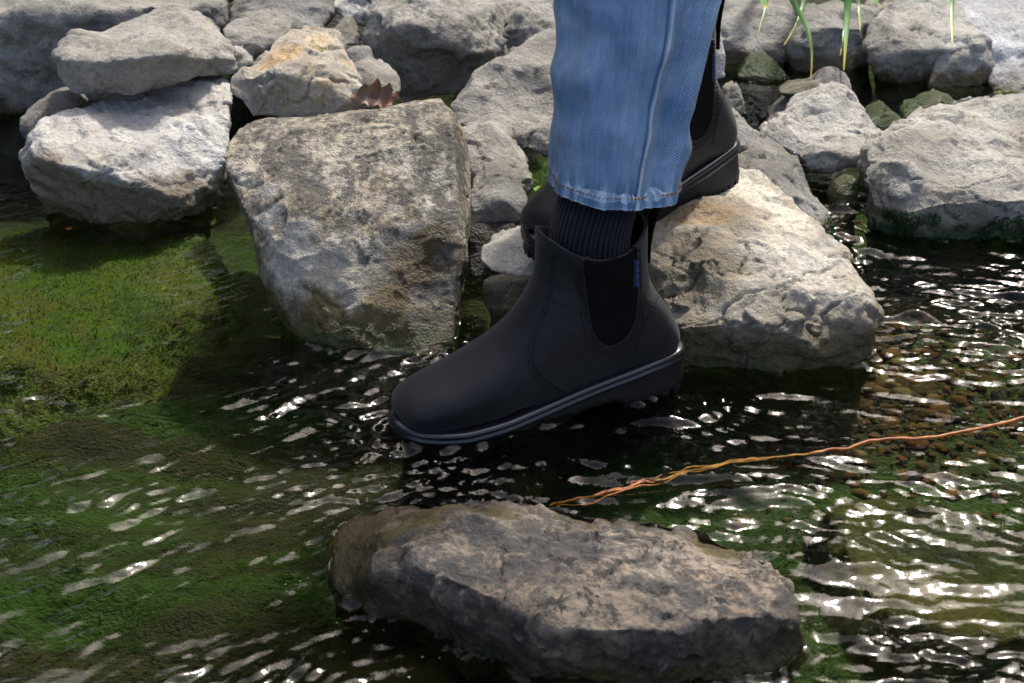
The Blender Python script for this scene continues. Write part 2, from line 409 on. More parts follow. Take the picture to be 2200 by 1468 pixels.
rock('slab', 'oblong light grey slab lying on top of the pale white rock', 2.22,
     [(150, 200, 0), (210, 207, 0), (290, 195, 0), (330, 173, .03), (440, 157, .08), (480, 165, .08), (507, 155, .10), (130, 130, 0), (250, 132, -.02), (350, 118, -.02), (450, 130, .05),
      (116, 112, .06), (150, 86, .10), (230, 62, .14), (340, 27, .20), (400, 23, .20), (440, 45, .18), (490, 95, .12), (505, 125, .10), (124, 170, .0)],
     M_SLAB, thick=.08, vox=.003, amp=.8, seed=23, strata=((.2, .6, .75), .028, .004), drop=False, soft=1)
rock('rock', 'small greenish grey rock tucked in at the left end of the pale white rock', 2.22,
     [(40, 268, 0), (60, 236, .03), (110, 201, .07), (145, 200, .08), (170, 235, .06), (120, 290, .02), (65, 305, 0), (42, 300, 0)], M_DARK, thick=.09, amp=.5, seed=25)
rock('boulder', 'huge shaded grey boulder filling the upper left corner', 2.5,
     [(-120, 300, 0), (0, 285, 0), (100, 258, 0), (180, 215, 0), (-120, 40, .02), (60, 14, .02), (130, 32, -.02), (190, 32, -.02), (250, 16, 0), (330, 14, 0), (420, 40, .05), (468, 52, .08),
      (498, 8, .12), (510, -60, .3), (300, -95, .42), (-120, -90, .42), (430, 120, .04)], M_GREY, thick=.12, vox=.005, amp=1.1, seed=27, strata=((.1, .2, 1), .05, .006))
rock('rock', 'warm tan angular rock perched above the lichen boulder', 2.06,
     [(500, 172, .05), (532, 140, .06), (572, 102, .09), (612, 73, .12), (645, 69, .13), (700, 76, .12), (725, 86, .12), (732, 112, .10), (759, 160, .07), (764, 190, .05), (754, 230, .02),
      (740, 256, .01), (620, 266, 0), (540, 256, 0), (511, 215, .02), (498, 196, .04), (600, 165, 0), (690, 175, .01), (640, 90, .08)], M_TAN, thick=.11, vox=.0028, amp=.95, seed=31, drop=False, soft=1)
rock('rock', 'dark grey rounded boulder at the top edge left of the light stones', 2.62,
     [(480, 52, .02), (512, 0, .06), (520, -70, .16), (700, -80, .16), (722, -40, .1), (716, 20, .05), (690, 68, 0), (640, 75, 0), (570, 60, 0), (520, 90, .0)], M_DARK, thick=.12, vox=.005, seed=33, amp=.8)
rock('rock', 'medium grey rock above the tan rock, its left end behind the slab', 2.42,
     [(475, 66, .02), (500, 42, .05), (552, 23, .08), (600, 40, .07), (626, 64, .05), (608, 85, .02), (570, 105, 0), (540, 126, 0), (500, 110, 0), (480, 85, .01)], M_GREY, thick=.1, seed=35, amp=.7)
rock('rock', 'small light chunk wedged between the slab and the tan rock', 2.34,
     [(495, 100, .02), (515, 110, .02), (538, 135, .01), (515, 168, 0), (500, 150, 0)], M_SLAB, thick=.08, seed=37, amp=.5)
rock('boulder', 'large blue grey boulder at the top left of the jeans', 2.46,
     [(780, 62, .04), (795, 20, .06), (800, -50, .22), (1040, -70, .26), (1052, 40, .08), (1082, 100, .05), (1064, 180, .02), (1000, 192, 0), (870, 222, 0), (830, 172, 0), (792, 112, .02),
      (870, 60, -.01), (960, 40, 0), (1030, 110, -.02)], M_GREY, thick=.15, vox=.004, amp=1.3, seed=41)
rock('boulder', 'grey boulder half hidden behind the left side of the jeans at the top', 2.62,
     [(1040, -70, .16), (1240, -70, .18), (1240, 70, .02), (1150, 100, 0), (1090, 130, .0), (1055, 85, .02), (1045, 20, .05)], M_GREY, thick=.15, vox=.005, amp=1.1, seed=43)
rock('boulder', 'long sloping grey rock running down from the jeans behind the lichen boulder', 2.14,
     [(966, 228, .03), (1062, 172, .1), (1100, 122, .14), (1132, 102, .16), (1202, 67, .2), (1300, 60, .2), (1300, 310, .0), (1190, 335, -.01), (1120, 320, -.01), (1060, 290, 0), (1000, 280, .0), (960, 262, .01)],
     M_GREY, thick=.14, vox=.0035, amp=.8, seed=45, soft=1)
rock('rock', 'rounded grey rock right of the lichen boulder, behind the small blunt rock', 1.98,
     [(980, 285, .05), (1050, 273, .07), (1100, 302, .06), (1126, 345, .03), (1152, 385, 0), (1145, 420, -.01), (1090, 420, -.01), (1040, 400, -.01), (1000, 370, 0)], M_GREY, thick=.1, vox=.0035, amp=.6, seed=47)
rock('rock', 'small blunt dark grey rock between the lichen boulder and the back boot toe', 1.88,
     [(1006, 410, .03), (1040, 371, .06), (1085, 366, .06), (1113, 386, .05), (1140, 432, .02), (1132, 470, 0), (1060, 510, -.01), (1008, 500, -.01), (1080, 430, .0)], M_DARK, thick=.09, vox=.003, amp=.5, seed=49)
o = rock('soil_patch', 'pocket of dark wet soil between the stones', 1.84, [(1000, 490, .02), (1050, 478, .03), (1110, 480, .03), (1120, 540, 0), (1060, 600, -.03), (1005, 600, -.03)], M_SOIL, thick=.08, vox=.0035, amp=.5, seed=50, drop=False)
del o['category']; del o['group']; o['kind'] = 'structure'; ROCKS.pop()
# --- small stones left of the jeans
GS = 'small stones in the gap above the lichen boulder'
rock('stone', 'small olive brown stone in the dark gap at the top', 2.5, [(706, 72, .02), (735, 46, .04), (745, 47, .04), (772, 80, .02), (776, 100, 0), (740, 100, 0), (710, 90, 0)], M_MOSSY, thick=.07, seed=51, amp=.4, group=GS)
rock('stone', 'dark bluish stone standing against the big blue grey boulder', 2.38, [(742, 110, .02), (760, 105, .03), (790, 108, .03), (802, 135, .01), (800, 155, 0), (745, 150, 0)], M_DARK, thick=.07, seed=53, amp=.4, group=GS)
rock('stone', 'small upright grey stone at the right shoulder of the tan rock', 2.36, [(720, 85, .02), (732, 80, .03), (742, 105, .02), (738, 125, 0), (722, 130, 0)], M_GREY, thick=.05, seed=55, amp=.3, group=GS)
rock('pebble', 'tiny rounded pebble on the rubble just above the tan rock', 2.5, [(682, 72, 0), (692, 68, .01), (704, 70, .01), (706, 78, 0), (690, 80, 0)], M_GREY, thick=.02, seed=56, amp=.2, group=GS, drop=False, vox=.0025)
rock('stone', 'flat grey stone partly covered by the dry oak leaf', 2.22, [(745, 150, .05), (775, 143, .06), (830, 157, .06), (855, 170, .04), (860, 200, .01), (852, 228, 0), (790, 240, 0), (745, 235, 0)], M_GREY, thick=.08, vox=.003, seed=57, amp=.5, group=GS)
rock('stone', 'light cream stone at the top edge beside the big blue grey boulder', 2.7, [(712, 20, 0), (722, -40, .05), (800, -50, .05), (800, 60, 0), (770, 60, -.01), (740, 45, -.01)], M_PALE, thick=.12, vox=.005, seed=59, amp=.7, group=GS)
# --- right bank
rock('rock', 'dark grey sloping rock just right of the back boot heel', 1.98,
     [(1540, 250, .16), (1575, 236, .17), (1600, 262, .15), (1645, 300, .12), (1700, 352, .08), (1740, 402, .05), (1782, 445, .02), (1815, 520, -.02), (1700, 580, -.03), (1560, 420, .03), (1650, 400, .0)],
     M_DARK, thick=.1, vox=.003, amp=.7, seed=61, soft=1)
rock('rock', 'light pyramid shaped rock between the back boot heel and the right boulder', 2.2,
     [(1640, 292, .03), (1682, 262, .06), (1722, 227, .1), (1780, 187, .14), (1802, 183, .14), (1850, 222, .1), (1872, 262, .06), (1912, 292, .03), (1862, 335, -.02), (1840, 352, -.02), (1750, 366, -.02), (1700, 332, -.01)],
     M_SLAB, thick=.09, vox=.003, amp=.8, seed=63, soft=1)
rock('rock', 'dull grey rock showing its peak behind the pyramid rock', 2.4,
     [(1642, 262, 0), (1662, 240, .02), (1712, 195, .04), (1788, 155, .07), (1812, 160, .07), (1832, 182, .05), (1842, 215, .02), (1800, 260, 0), (1650, 270, -.01)], M_GREY, thick=.08, vox=.0035, amp=.6, seed=65)
rock('rock', 'yellow green mossy rock in the small pool right of the back boot', 2.42, [(1672, 200, 0), (1700, 182, .02), (1760, 178, .02), (1770, 205, 0), (1690, 215, 0)], M_MOSSY, thick=.06, vox=.0035, amp=.5, seed=67)
rock('boulder', 'big pale grey boulder with mossy foot at the right edge', (2000, 512),
     [(1852, 335, .09), (1862, 316, .11), (1912, 292, .13), (1950, 272, .16), (2040, 240, .22), (2092, 215, .28), (2200, 202, .30), (2290, 196, .30), (2290, 530, -.02), (2150, 522, -.01), (2000, 508, 0),
      (1900, 482, .02), (1870, 440, .03), (1848, 385, .06), (1935, 350, .05), (1945, 460, .0), (2020, 440, -.01), (2150, 430, -.02), (2100, 390, .04), (2290, 420, .0)],
     M_RIGHT, thick=.1, vox=.003, amp=.95, seed=71, soft=1)
rock('stone', 'small wet glinting stone at the left foot of the right boulder', (1815, 450), [(1788, 430, 0), (1800, 400, .01), (1825, 380, .02), (1845, 385, .02), (1848, 440, 0), (1815, 455, -.005)], M_MOSSY, thick=.05, vox=.0025, amp=.4, seed=73)
rock('rock', 'dark green mossy rock behind the right slope of the pyramid rock', 2.42, [(1862, 262, 0), (1880, 238, .03), (1908, 223, .04), (1935, 245, .03), (1960, 280, 0), (1920, 300, -.01), (1880, 295, 0)], M_MOSSY, thick=.07, vox=.0035, amp=.5, seed=75)
rock('rock', 'brown and grey rock behind the top of the right boulder, in the pool', 2.46, [(1942, 250, 0), (1960, 232, .02), (2005, 215, .04), (2035, 210, .04), (2060, 228, .02), (2065, 250, 0), (1960, 280, -.01)], M_MOSSY, thick=.08, vox=.0035, amp=.5, seed=77)
rock('boulder', 'broad cracked grey rock overhanging the dark pool at the upper right', 2.66,
     [(1866, 92, .04), (1882, 30, .1), (1920, -30, .2), (2010, -50, .24), (2090, 40, .12), (2122, 86, .05), (2100, 102, .01), (2060, 127, 0), (2000, 138, 0), (1960, 170, 0), (1925, 155, 0), (1885, 125, .01), (1950, 110, -.02)],
     M_SLAB, thick=.14, vox=.0045, amp=.9, seed=81, soft=1)
rock('rock', 'wedge of grey rock under the right end of the cracked overhanging rock', 2.62,
     [(1992, 180, 0), (2010, 128, .03), (2060, 125, .03), (2122, 95, .06), (2132, 150, .04), (2112, 200, .01), (2062, 207, 0)], M_SLAB, thick=.12, vox=.0045, amp=.7, seed=83)
rock('boulder', 'pale blue grey rock shelf at the far upper right corner', 2.60,
     [(1990, -90, .42), (2400, -90, .42), (2400, 235, -.06), (2135, 212, 0), (2120, 100, .10), (2060, 10, .28), (2250, 225, -.04)], M_BANK, thick=.12, vox=.006, amp=.8, seed=85, soft=1)
rock('rock', 'upright grey block behind the hanging grass blades', 2.72,
     [(1692, 92, .03), (1712, 45, .06), (1725, 22, .08), (1765, 15, .09), (1860, 14, .09), (1878, 30, .08), (1876, 125, .01), (1820, 155, -.01), (1780, 160, -.01), (1730, 175, 0), (1712, 130, .0), (1735, 60, .02), (1850, 60, .02)],
     M_GREY, thick=.14, vox=.0045, amp=.8, seed=87)
rock('boulder', 'broad flat grey rock behind the pull loop of the back boot', 2.78,
     [(1480, 60, .04), (1500, -70, .3), (1700, -80, .3), (1712, 30, .1), (1700, 95, 0), (1685, 150, -.03), (1600, 168, -.04), (1550, 150, -.03), (1490, 130, 0), (1600, 60, .03), (1690, 60, .03)],
     M_GREY, thick=.16, vox=.005, amp=.9, seed=89)
rock('stone', 'narrow cream stone peeking out right behind the back boot shaft', 2.3, [(1535, 70, .03), (1552, 66, .03), (1558, 110, .02), (1555, 165, 0), (1540, 172, 0), (1520, 140, .0)], M_PALE, thick=.06, vox=.003, amp=.3, seed=91)
rock('rock', 'wet dark triangular rock at the far side of the little pool', 2.68, [(1585, 165, 0), (1610, 130, .03), (1640, 115, .04), (1690, 160, 0), (1650, 172, -.01)], M_MOSSY, thick=.06, vox=.004, amp=.5, seed=93)
rock('stone', 'mossy stone in the little pool touching the back boot heel counter', 2.3, [(1550, 240, 0), (1560, 195, .02), (1585, 180, .03), (1600, 215, .01), (1605, 245, 0), (1570, 262, -.01)], M_MOSSY, thick=.06, vox=.003, amp=.4, seed=95)
# off to the sides, so that the pile goes on
rock('boulder', 'grey bank boulder beyond the top left corner', 3.1, [(-500, 150, 0), (-300, 170, 0), (-120, 120, .05), (-150, -80, .2), (-420, -90, .2), (-560, 20, .1)], M_GREY, thick=.3, vox=.009, seed=97)
rock('boulder', 'pale bank boulder left of the frame behind the pale rock', 2.3, [(-420, 330, 0), (-250, 350, 0), (-110, 320, .03), (-130, 180, .1), (-300, 130, .14), (-440, 200, .1)], M_SLAB, thick=.2, vox=.007, seed=98)

# ------------------------------------------------------------------ the bank and the stream bed
def height_sheet(name, xs, ys, fz, mat, label):
    X, Yg = np.meshgrid(xs, ys); Z = fz(X.ravel(), Yg.ravel())
    V = np.stack([X.ravel(), Yg.ravel(), Z], 1)
    o = link(name, new_mesh(name, V, grid_faces(len(xs), len(ys))), mat)
    return tag(o, label, None, None, 'structure')
def sm(a, b, x):
    t = np.clip((x - a) / (b - a), 0, 1); return t * t * (3 - 2 * t)

def bank_z(x, y):
    edge = 2.80 + .35 * sm(.15, .5, x)
    P = np.stack([x, y, x * 0], 1)
    return -.16 + .24 * sm(edge - .35, edge + .3, y) + .35 * sm(edge + .5, edge + 2.5, y) + .9 * sm(6, 20, y) + .02 * fbm(P / .15, 61, 3)
xs = np.concatenate([np.linspace(-25, -2, 24), np.linspace(-1.9, 1.9, 150), np.linspace(2, 25, 24)])
ys = np.concatenate([np.linspace(2.2, 4.2, 90), np.linspace(4.4, 40, 40)])
height_sheet('near_bank', np.linspace(-25, 25, 60), np.linspace(-20, -2.2, 40), lambda x, y: -.2 + .4 * sm(-2.4, -3.6, y) + .03 * fbm(np.stack([x, y, x * 0], 1) / .8, 62, 2), M_SOIL, 'soil of the near bank behind the camera')
height_sheet('bank', xs, ys, bank_z, M_SOIL, 'dark soil of the stream bank between the rocks')

m, n, l, bs = mat_new('stream_bed'); b = NB(m)
p = b.pos(); px = b.sep(p)
st = b.mapping(p, rot=(0, 0, .25), scale=(.30, 1, 1))
n1 = b.noise(st, 5.5, 6, .6, .6); n2 = b.noise(st, 30, 6, .65, .8); n3 = b.noise(p, 220, 3, .6)
alg = b.mix(b.mr(n2, .3, .7), (.006, .023, .0025), (.022, .066, .005))
alg = b.mix(b.mr(n3, .3, .7, 0, .6), alg, (.028, .052, .006))
mud = b.mix(b.mr(n2, .35, .65), (.005, .004, .0025), (.024, .016, .007))
bedc = b.mix(b.mr(n1, .43, .57), mud, alg)
l.new(bedc, bs.inputs['Base Color']); bs.inputs['Roughness'].default_value = .8
l.new(b.bump(b.math('ADD', n2, n3), .8, .02), bs.inputs['Normal']); M_BED = m
def bed_z(x, y):
    P = np.stack([x, y, x * 0 + .3], 1)
    return -.095 + .035 * fbm(P / .28, 71, 3) + .006 * fbm(P / .03, 72, 2) - .3 * sm(1.0, .2, y) * 0
xs = np.concatenate([np.linspace(-25, -1.6, 20), np.linspace(-1.5, 1.5, 240), np.linspace(1.6, 25, 20)])
ys = np.concatenate([np.linspace(-20, .5, 20), np.linspace(.6, 3.2, 220), np.linspace(3.4, 6.5, 4)])
height_sheet('stream_bed', xs, ys, bed_z, M_BED, 'green and brown bed of the shallow stream')

# mossy slabs just under the surface
M_ALGROCK = rock_mat('algae_rock', (.09, .24, .010), (.17, .38, .016), (.022, .070, .004), (.20, .22, .02), .95, .5, wet_h=.0001, moss=0., rough=.6)
def flat_rock(label, pix, ztop, mat, seed, bumps=(), zb=-.16, amp=.55, vox=.004, spread=1.55):
    P = [at_z(u, v, z) for (u, v, z) in pix]
    c = np.mean(P, axis=0)
    Y = 1.0
    bm = bmesh.new()
    for q in P:
        bm.verts.new(q); bm.verts.new(c + (q - c) * spread + np.array([0, 0, zb - q[2]]))
    r = bmesh.ops.convex_hull(bm, input=list(bm.verts))
    me = bpy.data.meshes.new('t'); bm.to_mesh(me); bm.free()
    ob = bpy.data.objects.new('t', me); COL.objects.link(ob)
    md = ob.modifiers.new('r', 'REMESH'); md.mode = 'VOXEL'; md.voxel_size = vox
    s_ = ob.modifiers.new('s', 'SMOOTH'); s_.iterations = 30
    m2 = bpy.data.meshes.new_from_object(ob.evaluated_get(bpy.context.evaluated_depsgraph_get()))
    bpy.data.objects.remove(ob)
    k = len(m2.vertices); V = np.empty(k * 3); m2.vertices.foreach_get('co', V); V = V.reshape(-1, 3)
    N = np.empty(k * 3); m2.vertex_normals.foreach_get('vector', N); N = N.reshape(-1, 3)
    V = V + N * (amp * (.026 * fbm(V / .10, seed, 4) + .003 * fbm(V / .012, seed + 1, 2)))[:, None]
    org = np.array([c[0], c[1], zb]); m2.vertices.foreach_set('co', (V - org).ravel()); m2.update()
    m2.polygons.foreach_set('use_smooth', np.ones(len(m2.polygons), dtype=bool)); m2.name = 'algae_slab'
    o = link('algae_slab', m2, mat, loc=tuple(org)); o.data.materials.clear(); o.data.materials.append(mat)
    tag(o, label, 'rock', 'algae covered slabs under the water'); ROCKS.append((o, V, N)); return o
flat_rock('bright green algae covered slab just under the water below the pale rock', [(-120, 520, -0.031), (150, 500, -0.029), (330, 492, -0.025), (430, 508, -0.022), (455, 555, -0.022), (420, 600, -0.019), (440, 640, -0.027), (320, 730, -0.029), (180, 780, -0.031), (-120, 790, -0.031)], 0, M_ALGROCK, 101, amp=.5)
M_OLIVE = rock_mat('olive_algae_rock', (.040, .075, .008), (.075, .115, .014), (.012, .025, .004), (.10, .085, .02), .9, .6, wet_h=.0001, moss=0., rough=.8)
flat_rock('olive algae covered slab under the water at the lower right edge', [(1800, 1090, -.03), (1950, 1080, -.026), (2150, 1170, -.03), (2330, 1270, -.03), (2300, 1380, -.035), (2000, 1350, -.03), (1850, 1250, -.03)], 0, M_OLIVE, 103)
M_SUB = rock_mat('sunken_rock', (.035, .028, .016), (.06, .048, .028), (.012, .012, .007), (.085, .045, .014), .6, .6, wet_h=.0001, moss=0.)
flat_rock('sunken brown stone under the front boot', [(900, 930, -.022), (1100, 960, -.022), (1300, 860, -.022), (1440, 810, -.02), (1400, 760, -.02), (1000, 860, -.02)], 0, M_SUB, 105)
flat_rock('sunken brown stone below the left end of the foreground rock', [(700, 1350, -.05), (840, 1360, -.045), (960, 1420, -.03), (1000, 1500, -.03), (800, 1520, -.05), (680, 1450, -.06)], 0, M_SUB, 107)

# ------------------------------------------------------------------ boots
def mat_leather():
    m, n, l, bs = mat_new('black_nubuck'); b = NB(m); oc = b.tc('Object')
    a = b.noise(oc, 18, 5, .6); c = b.noise(oc, 700, 3, .6)
    l.new(b.mix(b.mr(a, .35, .65), (.0040, .0050, .0074), (.0066, .0082, .0116)), bs.inputs['Base Color'])
    sc_ = b.math('MULTIPLY', b.mr(b.noise(oc, 55, 9, .78, .8), .60, .72), .22)
    col_ = b.mix(sc_, b.mix(b.mr(a, .35, .65), (.0040, .0050, .0074), (.0066, .0082, .0116)), (.05, .046, .04)); l.new(col_, bs.inputs['Base Color'])
    l.new(b.mr(a, .3, .7, .52, .66), bs.inputs['Roughness']); bs.inputs['Specular IOR Level'].default_value = .36
    bs.inputs['Sheen Weight'].default_value = .12; bs.inputs['Sheen Roughness'].default_value = .5
    l.new(b.bump(b.math('ADD', c, b.math('MULTIPLY', b.noise(oc, 120, 4), .6)), .25, .001), bs.inputs['Normal']); return m
def mat_plain(name, col, rough, spec=.5, bumpscale=None, bstr=.3):
    m, n, l, bs = mat_new(name); b = NB(m)
    oc = b.tc('Object'); a = b.noise(oc, 40, 4)
    l.new(b.mix(a, tuple(c * .8 for c in col), tuple(c * 1.2 for c in col)), bs.inputs['Base Color'])
    bs.inputs['Roughness'].default_value = rough; bs.inputs['Specular IOR Level'].default_value = spec
    if bumpscale: l.new(b.bump(b.noise(oc, bumpscale, 3), bstr, .001), bs.inputs['Normal'])
    return m
M_LEATHER = mat_leather()
M_RUBBER = mat_plain('black_rubber', (.012, .0135, .017), .24, .8, 300, .05)
M_TREAD = mat_plain('black_tread_rubber', (.010, .010, .0105), .62, .35, 200, .3)
M_STITCH = mat_plain('black_thread', (.006, .006, .007), .6)
M_BLUE = mat_plain('blue_thread', (.03, .10, .36), .6)
M_TABC = mat_plain('navy_tab', (.008, .010, .022), .7)
M_LINING = mat_plain('dark_lining', (.008, .008, .009), .9)
m, n, l, bs = mat_new('black_elastic'); b = NB(m)
wv = n.new('ShaderNodeTexWave'); wv.inputs['Scale'].default_value = 130; wv.inputs['Distortion'].default_value = .6; l.new(b.tc('Object'), wv.inputs[0])
bs.inputs['Base Color'].default_value = (.0045, .0045, .005, 1); bs.inputs['Roughness'].default_value = .9; bs.inputs['Specular IOR Level'].default_value = .15
l.new(b.bump(wv.outputs[1], .4, .0012), bs.inputs['Normal']); M_GORE = m
m, n, l, bs = mat_new('black_knit'); b = NB(m)
uvn = b.tc('UV'); wv = n.new('ShaderNodeTexWave'); wv.inputs['Scale'].default_value = 15; wv.inputs['Distortion'].default_value = .5; l.new(uvn, wv.inputs[0])
kn = b.noise(uvn, 300, 2); bs.inputs['Roughness'].default_value = .95; bs.inputs['Specular IOR Level'].default_value = .1
l.new(b.mix(wv.outputs[1], (.003, .0035, .006), (.015, .017, .024)), bs.inputs['Base Color'])
bs.inputs['Sheen Weight'].default_value = .1
l.new(b.bump(b.math('ADD', wv.outputs[1], b.math('MULTIPLY', kn, .5)), .6, .0015), bs.inputs['Normal']); M_SOCK = m

# side profile: B = sole/back line, T = toe/instep/front line (x from heel, z up), w = half width, e = fullness at the B end
ST = np.array([
    (.303, .036, .3045, .042, .010), (.299, .030, .302, .052, .026), (.290, .028, .294, .0605, .0365), (.271, .027, .273, .0685, .0445), (.245, .027, .246, .0765, .0490),
    (.215, .027, .216, .0885, .0500), (.185, .029, .191, .1025, .0475), (.150, .026, .173, .1205, .0440), (.110, .029, .1585, .143, .0415), (.065, .032, .152, .158, .0405),
    (.022, .033, .1495, .167, .0400), (.0030, .054, .148, .178, .0395), (.0105, .088, .147, .186, .0400), (.0255, .116, .146, .192, .0420), (.033, .135, .1455, .197, .0435),
    (.0355, .162, .145, .2015, .0450), (.034, .205, .1445, .2065, .0460)])
def sm0(x, a, b):
    t = np.clip((x - a) / (b - a), 0, 1); return t * t * (3 - 2 * t)
def build_upper():
    NS, NP = 110, 112
    S = catmull(ST, NS)
    V = []
    for k in range(NS):
        bx, bz, tx, tz, wd = S[k]; f = k / (NS - 1)
        mid = np.array([(bx + tx) / 2, 0, (bz + tz) / 2]); ax = np.array([(tx - bx) / 2, 0, (tz - bz) / 2])
        eB = 4.5 if f < .45 else (4.5 + (3.3 - 4.5) * min((f - .45) / .1, 1)) if f < .68 else 3.3 - min((f - .68) / .12, 1) * 1.0
        eT = 2.15 if f < .5 else 2.25
        topw = np.clip((f - .78) / .22, 0, 1)
        for j in range(NP):
            ph = 2 * math.pi * j / NP; c, s = math.cos(ph), math.sin(ph)
            e = eT if c >= 0 else eB
            cc = math.copysign(abs(c) ** (2 / e), c); ss = math.copysign(abs(s) ** (2 / e), s)
            p = mid + ax * cc + np.array([0, wd * ss, 0])
            p[2] -= topw * .024 * abs(s) ** 2.4
            V.append(p)
    V = np.array(V)
    # a few soft creases at the ankle and ball
    q = V * np.array([1, .35, 1.]); d = .0011 * fbm(q / .045, 5, 2)
    cr = np.exp(-((V[:, 0] - .19) / .03) ** 2) * np.sin((V[:, 0] * .7 + V[:, 2]) * 260) * .0006
    fl = sum(np.exp(-((V[:, 0] + .25 * V[:, 2] - c0) / .0035) ** 2) for c0 in (.222, .236, .249)) * sm0(V[:, 2], .055, .08) * -.0003
    ank = sum(np.exp(-((V[:, 2] - .55 * (V[:, 0] - .15) - c0) / .004) ** 2) for c0 in (.128, .141, .158)) * sm0(V[:, 0], .10, .14) * -.0011
    V[:, 2] += fl; V[:, 0] += ank
    V[:, 1] += np.sign(V[:, 1]) * (d + cr + ank * .6); V[:, 2] += (V[:, 2] > .06) * d * .5
    # rim and lining
    top = V[-NP:].copy(); c = top.mean(0)
    rings = [V]
    for off, dz in ((.0, .0012), (.0016, .0016), (.0034, .0), (.0042, -.02), (.006, -.06), (.02, -.09)):
        r = top.copy(); dirv = r - c; dirv[:, 2] = 0; ln = np.linalg.norm(dirv, axis=1)[:, None]; r -= dirv / ln * off; r[:, 2] += dz; rings.append(r)
    nr = NS + 6
    return np.concatenate(rings), grid_faces(NP, nr, True), NP, NS
HW = np.array([(0, .004), (.004, .0165), (.012, .0248), (.03, .0308), (.06, .0358), (.1, .0385), (.14, .0415), (.18, .0475), (.215, .0525), (.245, .0525), (.268, .0475), (.287, .0375), (.299, .024), (.3055, .010), (.307, .003)])
def sole_outline(n=90):
    x = np.concatenate([HW[:, 0]]); P = np.stack([HW[:, 0], HW[:, 1]], 1); C = catmull(P, n)
    return np.concatenate([C, np.stack([C[::-1, 0], -C[::-1, 1]], 1)])
def zt(x): return np.interp(x, [0, .05, .10, .15, .2, .25, .29, .31], [.0455, .0445, .040, .034, .030, .029, .032, .036])
def zb(x):
    return np.interp(x, [0, .012, .078, .084, .125, .15, .24, .28, .31], [.006, .002, .002, .013, .013, .004, .002, .005, .014])
def build_sole():
    O = sole_outline(); x = O[:, 0]
    t = np.roll(O, -1, 0) - np.roll(O, 1, 0); nrm = np.stack([t[:, 1], -t[:, 0]], 1); nrm /= np.linalg.norm(nrm, axis=1)[:, None]
    if (nrm[20] @ O[20]) < 0 and O[20, 1] > 0 and nrm[20, 1] < 0: nrm = -nrm
    prof = [(-.012, .002, 1), (-.003, .0022, 1), (.0015, .0015, 1), (.0040, .0002, 1), (.0050, -.0018, 1), (.0042, -.0036, 1), (.0024, -.0048, 1), (.0022, -.0060, 1), (.0040, -.0068, 1), (.0047, -.0086, 1), (.0038, -.0102, 1),
            (.0020, -.0112, 1), (.0018, -.0125, 1), (.0026, 0.010, 0), (.0030, .004, 0), (.0012, 0.0, 0), (-.004, 0, 0), (-.02, 0.0, 0)]
    V = []
    for off, dz, istop in prof:
        a = O + nrm * off
        z = zt(x) + dz if istop else np.minimum(zb(x) + dz, zt(x) - .0135)
        V.append(np.stack([a[:, 0], a[:, 1], z], 1))
    n = len(O); Vv = np.concatenate(V); F = grid_faces(n, len(prof), True)
    F.append(tuple(range((len(prof) - 1) * n, len(prof) * n)))
    return Vv, F, O, nrm

YAW1 = 21.0
def boot_matrix(heel, yaw, pitch, roll=0):
    c, s = math.cos(R(yaw)), math.sin(R(yaw))
    M = Matrix(((-c, s, 0, 0), (-s, -c, 0, 0), (0, 0, 1, 0), (0, 0, 0, 1)))
    return Matrix.Translation(Vector(heel)) @ M @ Matrix.Rotation(R(pitch), 4, 'Y') @ Matrix.Rotation(R(roll), 4, 'X')
FIT = Matrix.Diagonal((1.072, 1.02, 1.015, 1))
heel1 = (.184, 1.6204, .0020)
MX1 = boot_matrix(heel1, 21.7, 3.8) @ FIT
BG = 'pair of black pull-on ankle boots worn by the person'
boot1 = empty('boot', (0, 0, 0)); boot1.matrix_world = MX1
tag(boot1, 'front black ankle boot standing in the water with its toe dipped in', 'boot', BG)
UV_, UF_, NP_, NS_ = build_upper()
upper = link('upper', new_mesh('upper', UV_, UF_), M_LEATHER, boot1)
SV_, SF_, SO_, SN_ = build_sole()
sole = link('sole', new_mesh('sole', SV_, SF_), M_RUBBER, boot1)
sole.data.materials.append(M_TREAD)
mi = np.zeros(len(sole.data.polygons), dtype=np.int32); nn = len(SO_); mi[12 * nn:] = 1; sole.data.polygons.foreach_set('material_index', mi)
# tread lugs round the edge of the sole
acc = 0; k = 0; lugme = {}
arc = np.cumsum(np.r_[0, np.linalg.norm(np.diff(SO_, axis=0), axis=1)])
pos_ = 0.012
while pos_ < arc[-1] - .005:
    ii = int(np.searchsorted(arc, pos_)); x0, y0 = SO_[ii]; nx, ny = SN_[ii]
    if not (.080 < x0 < .148):
        L, D, H = .0095, .016, .0085
        tx, ty = -ny, nx; zb0 = float(zb(x0)) - .0015; V = []
        for (a_, b_, c_) in ((-1, 0, 0), (1, 0, 0), (1, 1, 0), (-1, 1, 0), (-1, 0, 1), (1, 0, 1), (1, 1, 1), (-1, 1, 1)):
            off = .0036 - b_ * D - (.0012 if (c_ == 0 and b_ == 0) else 0); hw = L / 2 - (.001 if c_ == 0 else 0)
            V.append((x0 + tx * a_ * hw + nx * off, y0 + ty * a_ * hw + ny * off, zb0 - .004 + c_ * H))
        F = [(0, 3, 2, 1), (4, 5, 6, 7), (0, 1, 5, 4), (1, 2, 6, 5), (2, 3, 7, 6), (3, 0, 4, 7)]
        link('lug', new_mesh('lug', V, F, False), M_TREAD, sole)
    pos_ += .0145

